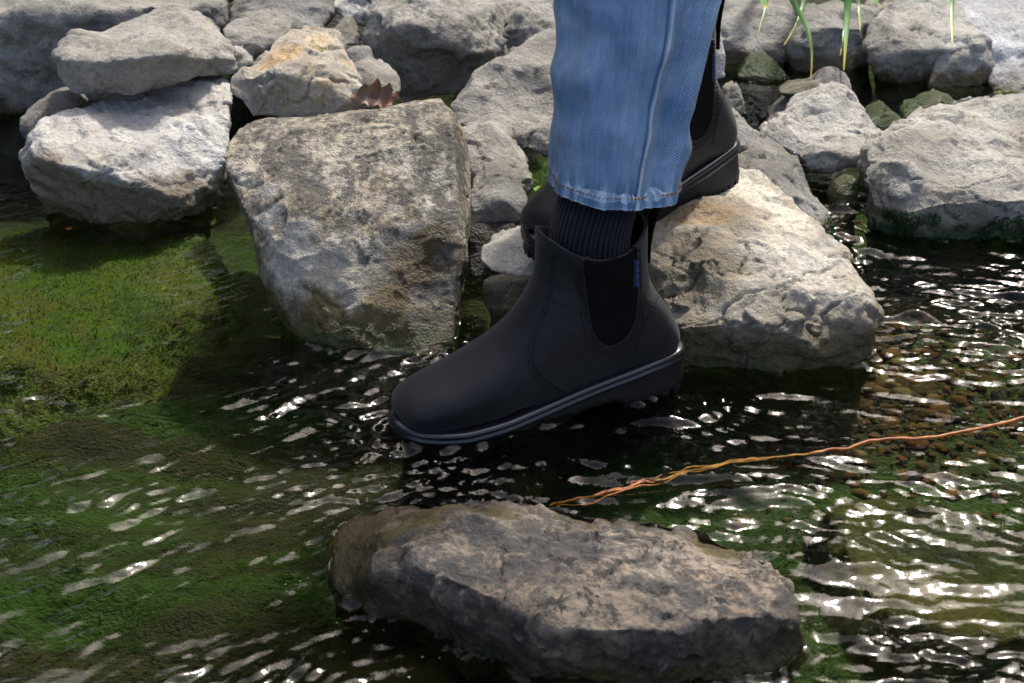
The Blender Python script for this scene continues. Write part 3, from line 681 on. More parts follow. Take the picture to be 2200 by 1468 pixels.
# seams are laid out on the boot where the photograph shows them
Wv = [MX1 @ Vector(v) for v in UV_]
bvh = BVHTree.FromPolygons(Wv, UF_)
INV1 = MX1.inverted()
def hit(u, v):
    d = Vector(ray(u, v)).normalized(); h = bvh.ray_cast(Vector((0, 0, CAM_H)), d)
    if h[0] is None: return None
    p = INV1 @ h[0]; nq = (INV1.to_3x3() @ h[1]).normalized()
    if nq.y < 0 and p.y > .01: nq = -nq
    return np.array(p), np.array(nq)
def seam_path(pix, n=60):
    C = catmull(pix, n); out = []
    for u, v in C:
        h = hit(u, v)
        if h is not None: out.append(h)
    return out
def stitch(paths, name='stitching', pitch=.0046, rad=.0008):
    mb = MB()
    for pix in paths:
        H = seam_path(pix, 160)
        if len(H) < 4: continue
        P = np.array([h[0] + h[1] * .0006 for h in H]); al = np.r_[0, np.cumsum(np.linalg.norm(np.diff(P, axis=0), axis=1))]
        s = 0
        while s + pitch * .65 < al[-1]:
            q = [np.array([np.interp(s + f * pitch * .65, al, P[:, c]) for c in range(3)]) for f in (0, .5, 1)]
            V, F = tube(q, [rad * .6, rad, rad * .6], 5); mb.add(V, F); s += pitch
    o = mb.build(name, M_STITCH, boot1); o['kind'] = 'stuff'; return o
def shift(pix, dx, dy=0): return [(u + dx, v + dy) for u, v in pix]
vamp = [(1187, 543), (1181, 580), (1177, 625), (1163, 670), (1146, 710), (1136, 750), (1137, 785), (1150, 812), (1180, 835), (1215, 853), (1240, 862)]
vamp2 = [(1193, 546), (1188, 582), (1183, 627), (1169, 674), (1152, 714), (1143, 751), (1144, 781), (1156, 805), (1184, 827), (1218, 845), (1243, 855)]
stitch([vamp, vamp2])
gl = [(1243, 562), (1250, 620), (1259, 690), (1272, 728), (1290, 748), (1312, 752), (1340, 738), (1366, 708), (1375, 680), (1377, 620), (1375, 560), (1373, 530)]
gl2 = [(1235, 562), (1243, 622), (1252, 693), (1266, 734), (1287, 756), (1313, 760), (1344, 746), (1373, 713), (1383, 682), (1385, 620)]
stitch([gl, gl2])
stitch([[(1432, 600), (1418, 630), (1402, 660), (1388, 690), (1376, 720), (1366, 756)]])
stitch([[(1160, 535), (1187, 541), (1215, 545), (1238, 556)]])
# vamp overlay edge: thin raised leather edge along the seam
def edge_strip(pix, rad, name, mat, off=.0003):
    H = seam_path(pix, 90); P = [h[0] + h[1] * off for h in H]
    V, F = tube(P, rad, 6); mb = MB(); mb.add(V, F); return mb.build(name, mat, boot1)
edge_strip(shift(vamp2, 5, -2), .0008, 'seam_edge', M_LEATHER)
# gore panel
GLp = catmull([(1250, 558), (1256, 610), (1264, 680), (1276, 720), (1292, 740), (1312, 745)], 40)
GRp = catmull([(1368, 528), (1370, 580), (1369, 660), (1362, 698), (1342, 729), (1312, 745)], 40)
V = []; nu = 24
for k in range(40):
    for s in np.linspace(0, 1, nu):
        q = GLp[k] * (1 - s) + GRp[k] * s; h = hit(*q)
        V.append(h[0] + h[1] * .0006 if h is not None else V[-1])
gore = link('gore', new_mesh('gore', V, grid_faces(nu, 40)), M_GORE, boot1)
edge_strip([tuple(p) for p in GLp[::4]] + [tuple(p) for p in GRp[::-4]], .0011, 'gore_edge', M_LEATHER, .0004)
edge_strip([(1250, 559), (1290, 550), (1330, 540), (1368, 529)], .0016, 'gore_binding', M_LEATHER, .0004)
# brand tab on the gore edge
def patch(pixq, off, name, mat, parent, nu=6, nv=16, thick=.0009):
    (a, b_, c, d) = [np.array(p, float) for p in pixq]; V = []
    for lay in (off, off + thick):
        for j in range(nv):
            for i in range(nu):
                s, t = i / (nu - 1), j / (nv - 1); q = (a * (1 - s) + b_ * s) * (1 - t) + (d * (1 - s) + c * s) * t; h = hit(*q)
                V.append(h[0] + h[1] * lay)
    n_ = nu * nv; F = [f[::-1] for f in grid_faces(nu, nv)] + grid_faces(nu, nv, base=n_)
    ring = [i for i in range(nu)] + [j * nu + nu - 1 for j in range(1, nv)] + [(nv - 1) * nu + i for i in range(nu - 2, -1, -1)] + [j * nu for j in range(nv - 2, 0, -1)]
    for k in range(len(ring)):
        a1, b1 = ring[k], ring[(k + 1) % len(ring)]; F.append((a1, b1, b1 + n_, a1 + n_))
    return link(name, new_mesh(name, V, F, False), mat, parent)
tab = patch(((1359, 558), (1371, 558), (1370, 616), (1358, 616)), .0012, 'tab', M_TABC, boot1)
mb = MB()
for k in range(10):        # embroidered blue lettering, too small to read
    v0 = 562 + k * 5.2; seq = [[(1363.5, v0), (1368, v0), (1368, v0 + 3.6), (1363.5, v0 + 3.6), (1363.5, v0)], [(1363.5, v0 + 3.6), (1368, v0), (1363.5, v0)], [(1363.5, v0), (1368, v0 + 1.8), (1363.5, v0 + 3.6)]][k % 3]
    P = [hit(*q) for q in seq]; V, F = tube([h[0] + h[1] * .0024 for h in P], .0005, 5); mb.add(V, F)
mb.build('lettering', M_BLUE, tab)
# back strip and pull loop
S_ = catmull(ST, 110)
bk = [(S_[k][0], S_[k][1]) for k in range(70, 109, 2)]
V = []
for (x, z) in bk:
    for y in np.linspace(-.0105, .0105, 7):
        V.append((x - .0012 + 9.0 * y * y, y, z))
link('back_strip', new_mesh('back_strip', V, grid_faces(7, len(bk))), M_LEATHER, boot1).data.materials[0]
loop = catmull([(.034, .150), (.0315, .175), (.026, .197), (.019, .214), (.0165, .220), (.020, .2225), (.028, .215), (.036, .203), (.040, .185), (.041, .165)], 40)
V = []
T = np.gradient(loop, axis=0); T /= np.linalg.norm(T, axis=1)[:, None]
for lay in (-.0011, .0011):
    for k in range(40):
        for y in np.linspace(-.0115, .0115, 5):
            V.append((loop[k, 0] - T[k, 1] * lay, y, loop[k, 1] + T[k, 0] * lay))
nl = 200; F = grid_faces(5, 40) + [f[::-1] for f in grid_faces(5, 40, base=nl)]
for k in range(39):
    for c in (0, 4):
        a1, b1 = k * 5 + c, (k + 1) * 5 + c; F.append((a1, b1, b1 + nl, a1 + nl))
link('pull_loop', new_mesh('pull_loop', V, F), M_GORE, boot1)

# the back boot: a copy with all its parts
def copy_tree(o, parent=None):
    c = o.copy(); COL.objects.link(c)
    if parent is not None: c.parent = parent
    for ch in [q for q in sc.objects if q.parent == o]: copy_tree(ch, c)
    return c
boot2 = copy_tree(boot1)
heel2 = (.272, 1.94, .121)
MX2 = boot_matrix(heel2, 40.0, 6.5) @ FIT @ Matrix.Diagonal((.98, .96, 1.06, 1))
boot2.matrix_world = MX2
for ch_ in [q for q in sc.objects if q.parent == boot2 and q.name.startswith('pull_loop')]: ch_.location = (-.011, 0, .010)      # tugged back
boot2['label'] = 'back black ankle boot on the cream rock, partly hidden behind the jeans'

# ------------------------------------------------------------------ person: socks and jeans
def ring_tube(C, RX, RY, tilt=None, nth=160):
    V = []
    for k in range(len(C)):
        for j in range(nth):
            th = 2 * math.pi * j / nth
            dx, dy = RX[k] * math.sin(th), -RY[k] * math.cos(th)
            V.append((C[k][0] + dx, C[k][1] + dy, C[k][2] + (tilt[k] * dx if tilt is not None else 0)))
    return np.array(V)
def add_uv(me, nth, nk, su, sv):
    uv = me.uv_layers.new(name='UVMap'); L = len(me.loops); vi = np.empty(L, dtype=np.int32); me.loops.foreach_get('vertex_index', vi)
    j = vi % nth; k = vi // nth
    starts = np.empty(len(me.polygons), dtype=np.int32); me.polygons.foreach_get('loop_start', starts)
    tot = np.empty(len(me.polygons), dtype=np.int32); me.polygons.foreach_get('loop_total', tot)
    pid = np.repeat(np.arange(len(starts)), tot)
    mx = np.maximum.reduceat(j, starts); wrap = (mx[pid] == nth - 1) & (j == 0)
    u = (j + wrap * nth) / nth * su
    out = np.stack([u, np.asarray(sv)[np.minimum(k, len(sv) - 1)]], 1).ravel(); uv.data.foreach_set('uv', out)
pc = MX1 @ Vector((.092, 0, .16))
person = empty('person', (pc.x, pc.y, 0))
tag(person, 'person in blue jeans and black socks stepping off a rock into the water', 'person')
def to_person(o): o.matrix_parent_inverse = Matrix.Translation((-pc.x, -pc.y, 0)); return o
def sock_for(MX, top):
    b0 = MX @ Vector((.092, 0, .115)); b1 = MX @ Vector((.090, 0, .20))
    C = catmull([b0, (Vector(b0) + Vector(b1)) / 2, b1, top], 40)
    V = ring_tube(C, np.interp(np.linspace(0, 1, 40), [0, .22, .45, 1], [.030, .035, .0425, .0435]), np.interp(np.linspace(0, 1, 40), [0, .22, .45, 1], [.030, .034, .040, .041]), nth=96)
    V = V + np.stack([.0012 * np.sin(np.arange(len(V)) % 96 / 96 * 2 * math.pi * 32)] * 2 + [np.zeros(len(V))], 1) * 0
    me = new_mesh('sock', V, grid_faces(96, 40, True)); add_uv(me, 96, 40, 1.0, np.linspace(0, .5, 40))
    o = link('sock', me, M_SOCK, person); return to_person(o)
leg_d = (pc.y * CP + (CAM_H - pc.z) * SP)
J0 = at_d(1310, 402, leg_d); J1 = at_d(1319, 330, leg_d * 1.001); J2 = at_d(1345, 150, leg_d * 1.005); J3 = at_d(1366, 0, leg_d * 1.012); J4 = at_d(1385, -150, leg_d * 1.03)
knee = np.array([J4[0] + .02, J4[1] - .02, .56]); hip1 = np.array([J4[0] - .02, 1.80, .92])
sock_for(MX1, Vector(J1))
sk2 = MX2 @ Vector((.10, 0, .30)); sock_for(MX2, sk2)
# denim
m, n, l, bs = mat_new('denim'); b = NB(m)
uv = b.tc('UV')
tw = n.new('ShaderNodeTexWave'); tw.inputs['Scale'].default_value = 155; tw.inputs['Distortion'].default_value = 3.2; tw.inputs['Detail'].default_value = 2; tw.inputs['Detail Scale'].default_value = 2
l.new(b.mapping(uv, rot=(0, 0, R(-52))), tw.inputs[0])
slub = b.noise(b.mapping(uv, scale=(520, 26, 1)), 1, 3, .6); slub2 = b.noise(b.mapping(uv, scale=(160, 5, 1)), 1, 3, .6)
fade = b.noise(uv, 16, 5, .6, .4); grain = b.noise(uv, 900, 2, .6)
v_ = b.math('ADD', b.math('MULTIPLY', tw.outputs[1], .33), b.math('MULTIPLY', slub, .46))
v_ = b.math('ADD', v_, b.math('MULTIPLY', slub2, .22)); v_ = b.math('ADD', v_, b.math('MULTIPLY', grain, .6)); v_ = b.math('ADD', v_, b.math('MULTIPLY', fade, 1.0))
uu = b.sep(uv)
SEAM_U = .0
# fold highlight painted beside the seam, with a dark line; hem puckers worn paler
seamd = b.math('ABSOLUTE', b.math('SUBTRACT', uu[0], .032))
v_ = b.math('ADD', v_, b.mr(seamd, .0, .004, .45, 0.)); v_ = b.math('SUBTRACT', v_, b.mr(b.math('ABSOLUTE', b.math('SUBTRACT', uu[0], .0262)), .0, .0016, .8, 0.))
hemp = b.noise(b.mapping(uv, scale=(110, 12, 1)), 1, 2, .5, .5)
v_ = b.math('ADD', v_, b.math('MULTIPLY', b.mr(uu[1], .004, .045, 1., 0.), b.mr(hemp, .4, .65, -.25, .22)))
v_ = b.math('ADD', v_, b.mr(uu[1], .0, .0035, .35, 0.))
l.new(b.ramp(b.mr(v_, .95, 2.0, 0, 1, False), (0., (.058, .118, .222)), (.33, (.155, .265, .425)), (.62, (.32, .445, .60)), (1., (.64, .715, .79))), bs.inputs['Base Color'])
bs.inputs['Roughness'].default_value = .9; bs.inputs['Specular IOR Level'].default_value = .15; bs.inputs['Sheen Weight'].default_value = .25
l.new(b.bump(b.math('ADD', tw.outputs[1], b.math('ADD', slub, grain)), .45, .0016), bs.inputs['Normal']); M_DENIM = m
M_THREAD = mat_plain('tan_thread', (.26, .15, .06), .7)
px2m = leg_d / FPX
def jeans_leg(nodes, rad, tilt0, seed, hemz=True):
    NK, NT = 300, 200
    C = catmull(nodes, NK); rr = catmull(np.array(rad), NK)
    al = np.r_[0, np.cumsum(np.linalg.norm(np.diff(C, axis=0), axis=1))]
    tilt = tilt0 * np.exp(-al / .12)
    V = ring_tube(C, rr[:, 0], rr[:, 1], tilt, NT)
    th = np.tile(np.arange(NT) / NT * 2 * math.pi, NK); a2 = np.repeat(al, NT); cx = np.repeat(C, NT, axis=0)
    q = np.stack([np.cos(th) * 1.6, np.sin(th) * 1.6, a2 * 7], 1)
    d = .0075 * fbm(q + seed, 31 + seed, 3) + .0018 * fbm(q * np.array([4, 4, 3.]), 33 + seed, 2)
    s0 = R(20)
    dth = (th - s0 + math.pi) % (2 * math.pi) - math.pi
    d += .0022 * np.exp(-(dth / .03) ** 2)                                  # felled seam ridge
    d += -.012 * np.exp(-((dth - .30) / .20) ** 2) * np.exp(-((a2 - .10) / .11) ** 2)
    d += .007 * np.exp(-((dth - .75) / .25) ** 2)
    d += .006 * np.exp(-((dth + .95) / .16) ** 2) * np.exp(-((a2 - .22) / .14) ** 2) - .005 * np.exp(-((dth + .62) / .16) ** 2) * np.exp(-((a2 - .2) / .16) ** 2)
    for (t0, az_, w_, h_, sl) in ((-.75, .07, .018, .0045, .25), (.05, .19, .022, .0028, -.3), (-1.1, .13, .02, .005, .35), (.95, .06, .016, .004, -.35), (-.4, .30, .025, .005, .3)):
        dd = (a2 - az_) - sl * .07 * (th_ := ((th - t0 + math.pi) % (2 * math.pi) - math.pi)); d += h_ * np.exp(-(dd / w_) ** 2) * np.exp(-(th_ / .7) ** 2) - h_ * .8 * np.exp(-((dd - w_ * 1.6) / w_) ** 2) * np.exp(-(th_ / .7) ** 2)
    pk = np.exp(-a2 / .022)
    d += 0.0002 * pk * np.sin(th * 26 + 1.5 * np.sin(th * 5)) + .0016 * np.exp(-((a2 - .004) / .006) ** 2)
    N = V - cx; N[:, 2] = 0; N /= np.linalg.norm(N, axis=1)[:, None]
    V = V + N * d[:, None]
    V[:, 2] += np.exp(-a2 / .004) * .0002 * np.sin(th * 40 + 3 * np.sin(th * 7))
    hem = V[:NT].copy(); rings = []
    for off, dz in ((.030, .03), (.004, .012), (.0028, .001)):
        r = hem - N[:NT] * off; r[:, 2] += dz; rings.append(r)
    VV = np.concatenate(rings + [V]); me = new_mesh('jeans_leg', VV, grid_faces(NT, NK + 3, True))
    add_uv(me, NT, NK + 3, .5, np.r_[-.01, -.005, -.001, al])
    return me, V, N, NT, al
radA = [(.0640, .064), (.067, .066), (.077, .073), (.0865, .082), (.094, .09), (.1, .1), (.105, .11), (.11, .12)]
meA, VA, NA, NT, alA = jeans_leg([J0, J1, J2, J3, J4, knee, (knee + hip1) / 2, hip1], radA, -.10, 2)
jeansA = to_person(link('jeans_leg', meA, M_DENIM, person))
jeansA['label'] = 'front leg of the blue jeans'
def hem_stitch(V, N, NT, al, parent, inv):
    k = int(np.searchsorted(al, .0125)); mb = MB(); ring = V[k * NT:(k + 1) * NT] + N[k * NT:(k + 1) * NT] * .0020
    for j in range(0, NT, 2):
        a1, b1 = ring[j], ring[(j + 1) % NT] * .7 + ring[(j + 2) % NT] * .3
        Vt, Ft = tube([a1, (a1 + b1) / 2 + N[k * NT + j] * .0003, b1], [.0007, .0011, .0007], 5); mb.add(Vt, Ft)
    me = new_mesh('hem_stitch', np.array(mb.V), mb.F); o = link('hem_stitch', me, M_THREAD, parent); o['kind'] = 'stuff'; return o
hem_stitch(VA, NA, NT, alA, jeansA, None)
K0 = at_d(1418, 20, 2.12); K0[2] = max(K0[2], .335)
hip2 = hip1 + np.array([.06, .19, 0])
K1 = K0 * .7 + hip2 * .3 + np.array([0, -.03, 0])
meB, VB, NB_, NT, alB = jeans_leg([K0, K0 * .9 + K1 * .1, (K0 + K1) / 2, K1, K1 * .5 + hip2 * .5 + np.array([0, -.03, 0]), hip2], [(.06, .06), (.061, .061), (.07, .07), (.085, .085), (.1, .1), (.11, .12)], 0, 5)
jeansB = to_person(link('jeans_leg', meB, M_DENIM, person)); jeansB['label'] = 'back leg of the blue jeans'

# ------------------------------------------------------------------ water
m, n, l, bs = mat_new('water'); b = NB(m); n.remove(bs); out = n['Material Output']
p = b.pos()
wa = b.noise(b.mapping(p, rot=(0, 0, .22), scale=(.55, 1.25, 1)), 95, 4, .55, .6)
wb = b.noise(b.mapping(p, rot=(0, 0, -.3), scale=(.8, 1.1, 1)), 210, 3, .5, .5)
nrm = b.bump(b.math('ADD', wa, b.math('MULTIPLY', wb, .4)), .06, .006)
fr = n.new('ShaderNodeFresnel'); fr.inputs['IOR'].default_value = 1.333; l.new(nrm, fr.inputs['Normal'])
tr = n.new('ShaderNodeBsdfTransparent'); tr.inputs[0].default_value = (.78, .85, .60, 1)
gl_ = n.new('ShaderNodeBsdfGlossy'); gl_.inputs['Roughness'].default_value = .09; l.new(nrm, gl_.inputs['Normal'])
mx = n.new('ShaderNodeMixShader'); l.new(fr.outputs[0], mx.inputs[0]); l.new(tr.outputs[0], mx.inputs[1]); l.new(gl_.outputs[0], mx.inputs[2])
l.new(mx.outputs[0], out.inputs['Surface']); M_WATER = m
xs = np.concatenate([-1.0 - np.geomspace(24, .012, 30), np.arange(-1.0, 1.0, .0036), 1.0 + np.geomspace(.012, 24, 30)])
ys = np.concatenate([1.0 - np.geomspace(20, .012, 26), np.arange(1.0, 2.3, .0036), np.arange(2.3, 3.0, .007), 3.0 + np.geomspace(.02, 1.5, 10)])
X, Yg = np.meshgrid(xs, ys); x = X.ravel(); y = Yg.ravel()
warp = .05 * perlin(np.stack([x / .3, y / .3, x * 0 + 9.3], 1), 81)
def wave(ang, lx, ly, seed, o=2):
    c, s = math.cos(ang), math.sin(ang)
    xr = c * x + s * y + warp; yr = -s * x + c * y + warp
    return fbm(np.stack([xr / lx, yr / ly, x * 0 + seed * 1.3], 1), seed, o)
P0 = np.stack([x / .22, y / .16, x * 0 + 4.4], 1)
patchy = sm(-.40, .45, perlin(P0, 83) + .5 * perlin(P0 * 2.6, 183))
longw = sm(-.3, .3, perlin(P0 * 1.4 + 7, 184))
right = sm(-.10, .30, x + .10 * perlin(np.stack([x / .2, y / .2, x * 0], 1), 84))
pool = 1 - .85 * sm(2.05, 2.3, y)
amp = (1.25 + .20 * right) * (.34 + .78 * patchy ** 1.2) * pool
# calm upper left
amp *= 1 + .5 * np.exp(-((x - .45) / .2) ** 2 - ((y - 1.85) / .18) ** 2)
amp *= 1 - .55 * sm(1.45, 1.75, y) * sm(.0, -.25, x)
wl_ = sm(.12, -.15, x + .08 * perlin(np.stack([x / .25, y / .25, x * 0 + 6], 1), 80))
Z = amp * (1 - wl_) * ((.0018 + .0044 * longw) * wave(-.22, .090, .030, 85, 2) + (.0036 - .0022 * longw) * wave(-.38, .030, .012, 87, 3) + .0020 * wave(.25, .11, .05, 89, 1))
Z += amp * wl_ * ((.0014 + .0034 * longw) * wave(.62, .080, .028, 95, 2) + (.0032 - .0020 * longw) * wave(.45, .026, .011, 97, 3) + .0010 * wave(-.1, .020, .009, 99, 1))
Z += (.25 + amp) * .00050 * wave(.1, .012, .0078, 96, 2)
Z += .004 * perlin(np.stack([x / .35, y / .25, x * 0 + 2], 1), 91) * pool
# ripples thrown off by the toe and heel
tq_ = MX1 @ Vector((.30, .0, 0)); dt = np.hypot(x - tq_.x, y - tq_.y); Z += .0022 * np.sin(dt / .0042) * np.exp(-((dt - .035) / .035) ** 2)
hq_ = MX1 @ Vector((.03, .03, 0)); dt = np.hypot(x - hq_.x, y - hq_.y); Z += .0016 * np.sin(dt / .0045) * np.exp(-((dt - .06) / .05) ** 2)
# meniscus where stones and boots stand in the water
nx, ny = len(xs), len(ys); mask = np.zeros((ny, nx), bool)
def stamp(V):
    s = np.abs(V[:, 2]) < .005; q = V[s]
    if len(q) == 0: return
    ix = np.searchsorted(xs, q[:, 0]).clip(0, nx - 1); iy = np.searchsorted(ys, q[:, 1]).clip(0, ny - 1); mask[iy, ix] = True
for (o, V, N) in ROCKS: stamp(V)
sw = np.array([MX1 @ Vector(v) for v in SV_]); no_ = len(SO_); hi_, lo_ = sw[10 * no_:11 * no_], sw[15 * no_:16 * no_]
cr_ = (hi_[:, 2] > .001) & (lo_[:, 2] < .001); tt_ = np.clip(hi_[:, 2] / (hi_[:, 2] - lo_[:, 2] + 1e-9), 0, 1)[:, None]; stamp((hi_ * (1 - tt_) + lo_ * tt_)[cr_])
lev = np.where(mask, 1.0, 0.0)
for k in range(3):
    pd = np.pad(lev, 1, mode='edge')
    nb = np.maximum.reduce([pd[:-2, 1:-1], pd[2:, 1:-1], pd[1:-1, :-2], pd[1:-1, 2:]])
    lev = np.maximum(lev, nb * .55)
Z = Z + .0055 * lev.ravel() * (x > -1.05) * (x < 1.05)
water = link('water', new_mesh('water', np.stack([x, y, Z], 1), grid_faces(nx, ny)), M_WATER)
tag(water, 'clear rippling stream water', None, None, 'structure')

# ------------------------------------------------------------------ trees on the far bank (they darken the water by reflection)
m, n, l, bs = mat_new('tree_leaf'); b = NB(m); l.new(b.mix(b.noise(b.tc('Object'), 3, 3), (.018, .042, .010), (.045, .085, .020)), bs.inputs['Base Color']); bs.inputs['Roughness'].default_value = .6; M_TLEAF = m
M_BARK = mat_plain('bark', (.05, .04, .03), .9)
def tree(az, dist, h, wdt, seed):
    r_ = np.random.default_rng(seed); x0, y0 = dist * math.sin(R(az)), dist * math.cos(R(az)); z0 = float(bank_z(np.array([x0]), np.array([max(y0, 3.8)]))[0]) if y0 > 3 else .1
    t = empty('leafy_tree', (x0, y0, z0)); tag(t, 'dense dark tree on the stream bank, showing only as a dark reflection in the water', 'tree', 'trees along the banks')
    mb = MB(); V, F = tube([(0, 0, -.3), (.05, 0, h * .3), (-.05, .05, h * .6), (0, 0, h * .9)], [.16, .13, .09, .03], 9); mb.add(V, F)
    for q in range(7):
        a = r_.uniform(0, 6.28); zz = h * r_.uniform(.25, .75); V, F = tube([(0, 0, zz), (math.cos(a) * wdt * .4, math.sin(a) * wdt * .4, zz + .4), (math.cos(a) * wdt * .8, math.sin(a) * wdt * .8, zz + .7)], [.06, .04, .015], 6); mb.add(V, F)
    mb.build('trunk', M_BARK, t)
    nc = 70; a = r_.uniform(0, 6.28, nc); zz = r_.uniform(.10, 1., nc); rr = np.sqrt(r_.uniform(0, 1, nc)) * wdt * (1.05 - .55 * zz)
    C = np.stack([np.cos(a) * rr, np.sin(a) * rr, zz * h], 1); k = 110
    P = (C[:, None, :] + r_.normal(0, .26, (nc, k, 3))).reshape(-1, 3); n_ = len(P)
    u_ = r_.normal(size=(n_, 3)); u_ /= np.linalg.norm(u_, axis=1)[:, None]; w_ = np.cross(u_, r_.normal(size=(n_, 3))); w_ /= np.linalg.norm(w_, axis=1)[:, None]
    sz = r_.uniform(.06, .12, n_)[:, None]
    V = np.concatenate([P - u_ * sz, P + w_ * sz * .5, P + u_ * sz, P - w_ * sz * .5]); i = np.arange(n_)
    me = new_mesh('crown', V, np.stack([i, i + n_, i + 2 * n_, i + 3 * n_], 1).tolist(), False); link('crown', me, M_TLEAF, t)
for az, dist, h, wd_, sd_ in ((-72, 6, 4.6, 1.9, 1), (-52, 5.5, 4.2, 1.8, 2), (-34, 6.5, 4.8, 1.8, 3), (-18, 5.6, 4.0, 1.6, 4), (-4, 6.6, 4.6, 1.5, 5), (7, 8.0, 5.6, 1.9, 6), (19, 8.5, 5.2, 2.0, 7), (31, 8.2, 5.2, 2.0, 8), (46, 7.0, 5.6, 1.9, 9), (66, 6, 8, 1.9, 10), (88, 6.5, 7, 1.8, 11), (-95, 6, 7.5, 1.9, 12)):
    tree(az, dist, h, wd_, sd_)

# ------------------------------------------------------------------ algae strands, pebbles, moss
def strands(name, label, cat, pts, dirs, lens, wid, mat, parent=None):
    n_ = len(pts); side = np.cross(dirs, np.array([0, 0, 1.0])) + 1e-9; side /= np.linalg.norm(side, axis=1)[:, None]
    a = pts - side * wid[:, None]; b2 = pts + side * wid[:, None]; mid = pts + dirs * (lens * .55)[:, None] + np.array([0, 0, .003]); c = pts + dirs * lens[:, None]
    V = np.concatenate([a, b2, mid + side * wid[:, None] * .7, mid - side * wid[:, None] * .7, c]); i = np.arange(n_)
    F = [(k, k + n_, k + 2 * n_, k + 3 * n_) for k in i] + [(k + 3 * n_, k + 2 * n_, k + 4 * n_) for k in i]
    me = new_mesh(name, V, F); o = link(name, me, mat, parent); o['kind'] = 'stuff'
    if label: o['label'] = label; o['category'] = cat
    return o
m, n, l, bs = mat_new('algae'); b = NB(m); p = b.pos(); a_ = b.noise(p, 12, 4); c_ = b.noise(p, 150, 3)
l.new(b.mix(b.mr(a_, .35, .62), b.mix(c_, (.004, .016, .002), (.014, .042, .0035)), b.mix(c_, (.009, .024, .003), (.026, .050, .005))), bs.inputs['Base Color']); bs.inputs['Roughness'].default_value = 1.; bs.inputs['Specular IOR Level'].default_value = 0.; M_ALG = m
k = 13000; qx = rng.uniform(-.75, .8, k); qy = rng.uniform(1.0, 1.95, k)
dens = perlin(np.stack([qx / .16, qy / .12, qx * 0], 1), 93) > -.12; brown = ((qx - .43) / .17) ** 2 + ((qy - 1.80) / .19) ** 2 < 1
keep = dens & ~brown; qx, qy = qx[keep], qy[keep]
ang = math.pi + .25 + .5 * perlin(np.stack([qx / .2, qy / .2, qx * 0], 1), 94) + rng.normal(0, .45, len(qx))
dr = np.stack([np.cos(ang), np.sin(ang), rng.uniform(.02, .35, len(qx))], 1)
strands('algae', 'green algae strands combed by the current on the stream bed', 'algae', np.stack([qx, qy, bed_z(qx, qy)], 1), dr, rng.uniform(.006, .020, len(qx)), rng.uniform(.0004, .0009, len(qx)), M_ALG)
# pebbles on the bed at the right
m, n, l, bs = mat_new('pebbles'); b = NB(m); at = n.new('ShaderNodeAttribute'); at.attribute_name = 'tone'
l.new(b.ramp(at.outputs['Fac'], (0., (.016, .011, .008)), (.35, (.045, .026, .014)), (.6, (.075, .042, .020)), (.8, (.090, .030, .014)), (1., (.125, .095, .065))), bs.inputs['Base Color'])
bs.inputs['Roughness'].default_value = .8; bs.inputs['Specular IOR Level'].default_value = .1; M_PEB = m
bm = bmesh.new(); bmesh.ops.create_icosphere(bm, subdivisions=2, radius=1); iv = np.array([v.co for v in bm.verts]); if_ = [tuple(v.index for v in f.verts) for f in bm.faces]; bm.free()
V = []; F = []; tone = []
for k in range(3800):
    r_ = rng.normal(size=2); x0 = .43 + .11 * r_[0]; y0 = 1.80 + .115 * r_[1]
    if rng.random() < .12: x0 = rng.uniform(.2, .75); y0 = rng.uniform(2.3, 2.75)
    s = min(.0032 * math.exp(rng.normal(.2, .55)), .014) * np.array([1, rng.uniform(.5, 1), rng.uniform(.3, .6)]); a = rng.uniform(0, 6.28); c_, s_ = math.cos(a), math.sin(a)
    q = iv * s * (1 + .3 * perlin(iv * 1.1 + k * 3.3, 55))[:, None]; q = np.stack([q[:, 0] * c_ - q[:, 1] * s_, q[:, 0] * s_ + q[:, 1] * c_, q[:, 2]], 1)
    z0 = float(bed_z(np.array([x0]), np.array([y0]))[0]) + rng.uniform(-.002, .003)
    base = len(V) * len(iv); V.append(q + np.array([x0, y0, z0])); F += [tuple(i + base for i in f) for f in if_]; tone += [rng.random()] * len(iv)
me = new_mesh('pebbles', np.concatenate(V), F); at_ = me.attributes.new('tone', 'FLOAT', 'POINT'); at_.data.foreach_set('value', np.array(tone))
tag(link('pebbles', me, M_PEB), 'brown pebbles on the stream bed right of the cream topped rock', 'pebbles', None, 'stuff')
# fuzzy moss at the waterline of some stones, a part of each stone
def moss_on(idx, zlo, zhi, cnt, mat, ln=.006):
    o, V, N = ROCKS[idx]; s = np.where((V[:, 2] > zlo) & (V[:, 2] < zhi) & (N[:, 1] < .4))[0]
    s = s[perlin(V[s] / .035, 97) > .05]
    if len(s) == 0: return
    s = rng.choice(s, cnt); p_ = V[s] - np.array(o.location); d = N[s] + rng.normal(0, .55, (cnt, 3)) + np.array([0, 0, -.2]); d /= np.linalg.norm(d, axis=1)[:, None]
    strands('moss', None, None, p_, d, rng.uniform(.4, 1.3, cnt) * ln, rng.uniform(.0006, .0014, cnt), mat, o)
m, n, l, bs = mat_new('moss'); b = NB(m); c_ = b.noise(b.pos(), 90, 4)
l.new(b.mix(b.mr(c_, .35, .65), (.010, .035, .012), (.035, .085, .024)), bs.inputs['Base Color']); bs.inputs['Roughness'].default_value = .85; bs.inputs['Specular IOR Level'].default_value = .15; M_MOSS = m
names = [r[0]['label'] for r in ROCKS]
def idx(s): return next(i for i, q in enumerate(names) if s in q)
M_TUFT, n, l, bs = mat_new('algae_tuft'); b = NB(M_TUFT); a_ = b.noise(b.pos(), 14, 4); c_ = b.noise(b.pos(), 160, 3)
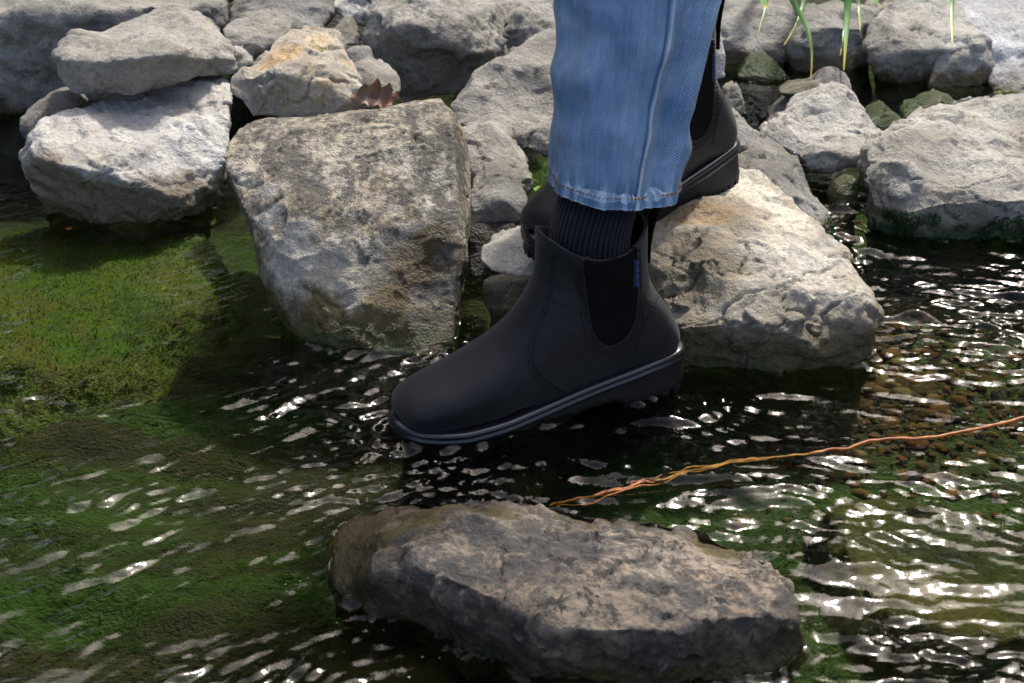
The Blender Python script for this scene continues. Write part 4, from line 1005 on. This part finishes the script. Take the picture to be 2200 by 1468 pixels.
l.new(b.mix(b.mr(a_, .38, .62), b.mix(c_, (.018, .055, .005), (.055, .13, .009)), b.mix(c_, (.06, .11, .010), (.15, .21, .020))), bs.inputs['Base Color']); bs.inputs['Roughness'].default_value = .9; bs.inputs['Specular IOR Level'].default_value = .1
o, V, N = ROCKS[idx('bright green algae')]; s_ = np.where((V[:, 2] > -.07) & (N[:, 2] > .3))[0]; s_ = rng.choice(s_, 6500)
p_ = V[s_] + rng.normal(0, .002, (6500, 3)) * np.array([1, 1, 0]) - np.array(o.location); d = N[s_] * .1 + rng.normal(0, .5, (6500, 3)) * np.array([1, 1, .3]); d /= np.linalg.norm(d, axis=1)[:, None]
strands('algae', None, None, p_, d, rng.uniform(.0012, .0042, 6500), rng.uniform(.0005, .0011, 6500), M_TUFT, o)
moss_on(idx('mossy foot'), -.005, .035, 2600, M_MOSS, .0045)
moss_on(idx('dark grey sloping rock'), -.005, .035, 900, M_MOSS, .004)

# ------------------------------------------------------------------ small things
# orange twig, half floating
m, n, l, bs = mat_new('orange_root'); b = NB(m); c_ = b.noise(b.tc('Object'), 90, 4)
l.new(b.mix(b.mr(c_, .35, .65), (.22, .055, .010), (.46, .16, .022)), bs.inputs['Base Color']); bs.inputs['Roughness'].default_value = .5; M_TWIG = m
tp = [at_z(2330, 872, .012), at_z(2200, 899, .008), at_z(2100, 922, .006), at_z(1990, 941, .005), at_z(1880, 946, .005), at_z(1810, 965, .003), at_z(1700, 980, .001), at_z(1600, 990, -.001), at_z(1500, 1010, -.002), at_z(1400, 1035, -.002), at_z(1290, 1062, -.002), at_z(1180, 1085, -.005)]
tp = catmull(tp, 220); tt = np.linspace(0, 1, 220); wob = sm(.45, .9, tt) * .006 + .001
tq = np.stack([tt * 22, tt * 0, tt * 0], 1); tp[:, 1] += wob * fbm(tq, 401, 3); tp[:, 2] += .0022 * fbm(tq * .8, 402, 2) * (1 - .5 * tt)
V, F = tube(tp, .0021 * (1 - .3 * tt), 8); mb = MB(); mb.add(V, F)
for q_ in range(4):
    k0 = 95 + q_ * 14; sub = tp[k0:216 - q_ * 9].copy(); u_ = np.linspace(0, 1, len(sub)); sub[:, 1] += (.010 * fbm(np.stack([u_ * 5, u_ * 0 + q_, u_ * 0], 1), 410 + q_, 3) + (q_ - 1.5) * .005 * u_) * np.minimum(u_ * 4, 1); sub[:, 2] += .001
    Vs, Fs = tube(sub, .0008, 6); mb.add(Vs, Fs)
o = mb.build('twig', M_TWIG, None, tuple(tp[100])); tag(o, 'thin orange twig trailing in the water from the right edge to the foreground rock', 'twig')
dg_ = bpy.context.evaluated_depsgraph_get()
for k_, ((u0, v0), (u1, v1), yy) in enumerate((((1008, 555), (1052, 548), 1.80), ((1012, 520), (1058, 535), 1.81), ((1020, 500), (1048, 545), 1.82), ((1030, 560), (1068, 552), 1.79))):
    a_, b2_ = at_y(u0, v0, yy), at_y(u1, v1, yy + .01); mid_ = (a_ + b2_) / 2 + np.array([0, 0, .003]); V, F = tube([a_, mid_, b2_], [.0011, .0014, .0007], 6); mb = MB(); mb.add(V, F)
    o = mb.build('dead_twig', mat_plain('dead_twig', (.05, .04, .03), .8), None, tuple(mid_)); tag(o, ('lowest short dead twig in the soil pocket by the lichen boulder', 'thin dead twig lying across the middle of the soil pocket', 'steeply tilted dead twig at the top of the soil pocket', 'dead twig beside the left tip of the cream toe rock')[k_], 'twig', 'dead twigs in the soil pocket')
# dry oak leaf
m, n, l, bs = mat_new('dry_leaf'); b = NB(m); oc = b.tc('Object'); c_ = b.noise(oc, 60, 4); bf = n.new('ShaderNodeNewGeometry').outputs['Backfacing']
l.new(b.mix(bf, b.mix(c_, (.12, .065, .04), (.21, .12, .07)), b.mix(b.mr(b.noise(oc, 35, 6, .7), .40, .60), b.mix(c_, (.085, .05, .035), (.19, .135, .11)), (.20, .105, .06))), bs.inputs['Base Color']); bs.inputs['Roughness'].default_value = .5
bs.inputs['Transmission Weight'].default_value = 0; M_LEAF = m
def lobed_leaf(ns=90, nw=13, L=.115, W=.042):
    V = []
    for k in range(ns):
        t = k / (ns - 1); wd = W * math.sin(math.pi * min(t * .96 + .02, 1)) ** .6 * (.92 + .08 * math.cos(2 * math.pi * (3.4 * t - .55)) + .02 * math.sin(t * 61)) + .0015
        for j in range(nw):
            q = j / (nw - 1) * 2 - 1; y_ = q * wd
            V.append((t * L - L / 2 + abs(q) * wd * .15, y_, 9 * y_ * y_ - .004 * math.cos(t * 9) - abs(q) ** 3 * .006 * math.sin(t * 23) + .018 * t * t))
    return V, grid_faces(nw, ns)
V, F = lobed_leaf()
lf = empty('oak_leaf', tuple(at_y(803, 214, 2.00))); tag(lf, 'curled dry brown oak leaf lying behind the top edge of the lichen boulder', 'leaf')
bl = link('leaf_blade', new_mesh('leaf_blade', V, F), M_LEAF, lf)
Vm, Fm = tube([(-.085, .004, .004), (-.058, 0, -.0045), (0, 0, .0035), (.055, 0, .0195)], [.001, .0012, .0009, .0004], 6)
mb = MB(); mb.add(Vm, Fm); mb.build('stem', M_LEAF, lf)
lf.rotation_euler = (R(46), R(10), R(10)); lf.scale = (.50, .42, .8)
fv = []; ff = []
for k_ in range(38):
    cx_, cy_, sp_ = ((720, 1270, 60), (800, 1330, 70), (850, 1400, 90), (880, 985, 40), (1010, 690, 25))[k_ % 5]
    q = at_z(cx_ + rng.normal() * sp_, cy_ + rng.normal() * sp_ * .5, .0015); r_ = .0005 * math.exp(rng.normal(.25, .5))
    base = len(fv) * len(iv); fv.append(iv * np.array([r_ * rng.uniform(1, 1.8), r_, r_ * .5]) + q); ff += [tuple(i + base for i in f) for f in if_]
tag(link('foam', new_mesh('foam', np.concatenate(fv), ff), mat_plain('foam', (.55, .56, .56), .25)), 'tiny white foam bubbles left of the foreground rock', 'foam', None, 'stuff')
# orange scrap of leaf in the water
V = [(0, 0, 0)] + [(.0045 * math.cos(t) * (1 + .2 * math.sin(3 * t)), .0045 * math.sin(t), .0006 * math.sin(2 * t)) for t in np.linspace(0, 2 * math.pi, 14, endpoint=False)]
F = [(0, i + 1, (i + 1) % 14 + 1) for i in range(14)]
q = at_z(147, 491, .0035); o = link('leaf_scrap', new_mesh('leaf_scrap', V, F), M_TWIG, loc=tuple(q)); tag(o, 'tiny orange leaf scrap floating below the pale white rock', 'leaf')
# green sprout beside the hem
m, n, l, bs = mat_new('fresh_leaf'); b = NB(m); c_ = b.noise(b.tc('Object'), 120, 3)
l.new(b.mix(c_, (.10, .26, .02), (.20, .40, .05)), bs.inputs['Base Color']); bs.inputs['Roughness'].default_value = .4; M_FRESH = m
sp = empty('sprout', tuple(at_y(1165, 400, 1.93))); tag(sp, 'small green sprout growing between rocks at the left of the jeans hem', 'plant')
def small_leaf(L, W):
    V = []; ns, nw = 9, 5
    for i in range(ns):
        t = i / (ns - 1); wd = W * math.sin(math.pi * min(t * .97 + .03, 1)) ** .8
        for j in range(nw):
            s = j / (nw - 1) * 2 - 1; V.append((t * L, s * wd, .15 * L * math.sin(t * 2.2) + abs(s) * wd * .35))
    return new_mesh('leaf', V, grid_faces(nw, ns))
slm = small_leaf(.019, .0062)
for (dx, dz, rz, ry, s) in ((.001, .012, 40, -25, 1.1), (-.005, .004, 175, -8, 1.), (-.002, 0, 250, 10, .85), (.004, .016, 80, -45, .9), (-.008, .0, 205, 5, .7)):
    o = link('leaf', slm, M_FRESH, sp); o.location = (dx, 0, dz); o.rotation_euler = (R(20), R(ry), R(rz)); o.scale = (s, s, s)
mb = MB(); V, F = tube([(0, .004, -.05), (0, .002, -.02), (0, 0, .0), (.002, 0, .016)], .0011, 6); mb.add(V, F); mb.build('stem', M_FRESH, sp)
# grass blades hanging in from the bank top
m, n, l, bs = mat_new('grass_blade'); b = NB(m); uvn = b.tc('UV'); us = b.sep(uvn)
gcol = b.mix(b.noise(b.tc('Object'), 40, 3), (.07, .19, .035), (.13, .30, .07))
gcol = b.mix(b.mr(us[1], .93, .99), gcol, (.42, .38, .05)); l.new(gcol, bs.inputs['Base Color']); bs.inputs['Roughness'].default_value = .4; M_GRASS = m
def blade(parent, pix, y0, wpx, root):
    tip = [at_y(u, v, y0 + .12 * (1 - i / (len(pix) - 1)) - .06) for i, (u, v) in enumerate(pix)]
    top = tip[0] + np.array([0, .06, .20]); apex = tip[0] * .55 + root * .45 + np.array([0, 0, .42])
    Q = np.array([root, root * .6 + apex * .4 + np.array([0, 0, .10]), apex, top] + tip); ql = np.r_[0, np.cumsum(np.linalg.norm(np.diff(Q, axis=0), axis=1))]
    P = np.stack([np.interp(np.linspace(0, ql[-1], 60), ql, Q[:, c]) for c in range(3)], 1)
    for _ in range(6): P[1:-1] = .25 * P[:-2] + .5 * P[1:-1] + .25 * P[2:]
    wm = wpx * y0 / FPX * .58; V = []; al = np.linspace(0, 1, 60)
    T = np.gradient(P, axis=0); T /= np.linalg.norm(T, axis=1)[:, None]
    sd = np.cross(T, np.array([0, -1., .3])); sd /= np.linalg.norm(sd, axis=1)[:, None]
    nd = np.cross(sd, T)
    for k in range(60):
        wk = wm * min(1, (1 - al[k]) * 6 + .12)
        for s in (-1, 0, 1): V.append(P[k] + sd[k] * s * wk - nd[k] * (abs(s) * wk * .35) - root)
    me = new_mesh('blade', V, grid_faces(3, 60)); uv = me.uv_layers.new(name='UVMap'); vi = np.empty(len(me.loops), dtype=np.int32); me.loops.foreach_get('vertex_index', vi)
    uv.data.foreach_set('uv', np.stack([(vi % 3) / 2, al[vi // 3]], 1).ravel())
    return link('blade', me, M_GRASS, parent)
def tuft(label, x, y, z, blades):
    root = np.array([x, y, z]); g = empty('grass_tuft', tuple(root)); tag(g, label, 'grass', 'grass tufts hanging over the top of the bank')
    for pix, y0, wpx in blades: blade(g, pix, y0, wpx, root)
tuft('grass tuft with yellow tipped blades hanging in front of the upright grey block', .52, 3.1, .20,
     [([(1684, -5), (1723, 27), (1735, 47), (1747, 86), (1749, 127), (1742, 170)], 2.52, 13), ([(1731, -5), (1723, 31), (1713, 55), (1684, 98)], 2.55, 11), ([(1631, -5), (1651, 19)], 2.55, 20),
      ([(1650, 5), (1645, 29), (1632, 55), (1625, 82)], 2.58, 7)])
tuft('grass tuft with one broad green blade hanging before the upright grey block', .60, 3.12, .20,
     [([(1822, -5), (1821, 51), (1817, 86), (1813, 151)], 2.52, 18), ([(1816, 60), (1810, 95), (1805, 119)], 2.53, 7), ([(1843, -5), (1848, 35), (1848, 66)], 2.6, 11), ([(1872, -5), (1886, 10), (1901, 17)], 2.6, 14), ([(1800, -5), (1806, 6), (1813, 14)], 2.55, 8)])
tuft('single short grass blade hanging over the cracked grey rock', .80, 3.2, .22, [([(2045, -5), (2047, 40), (2046, 92)], 2.5, 14)])
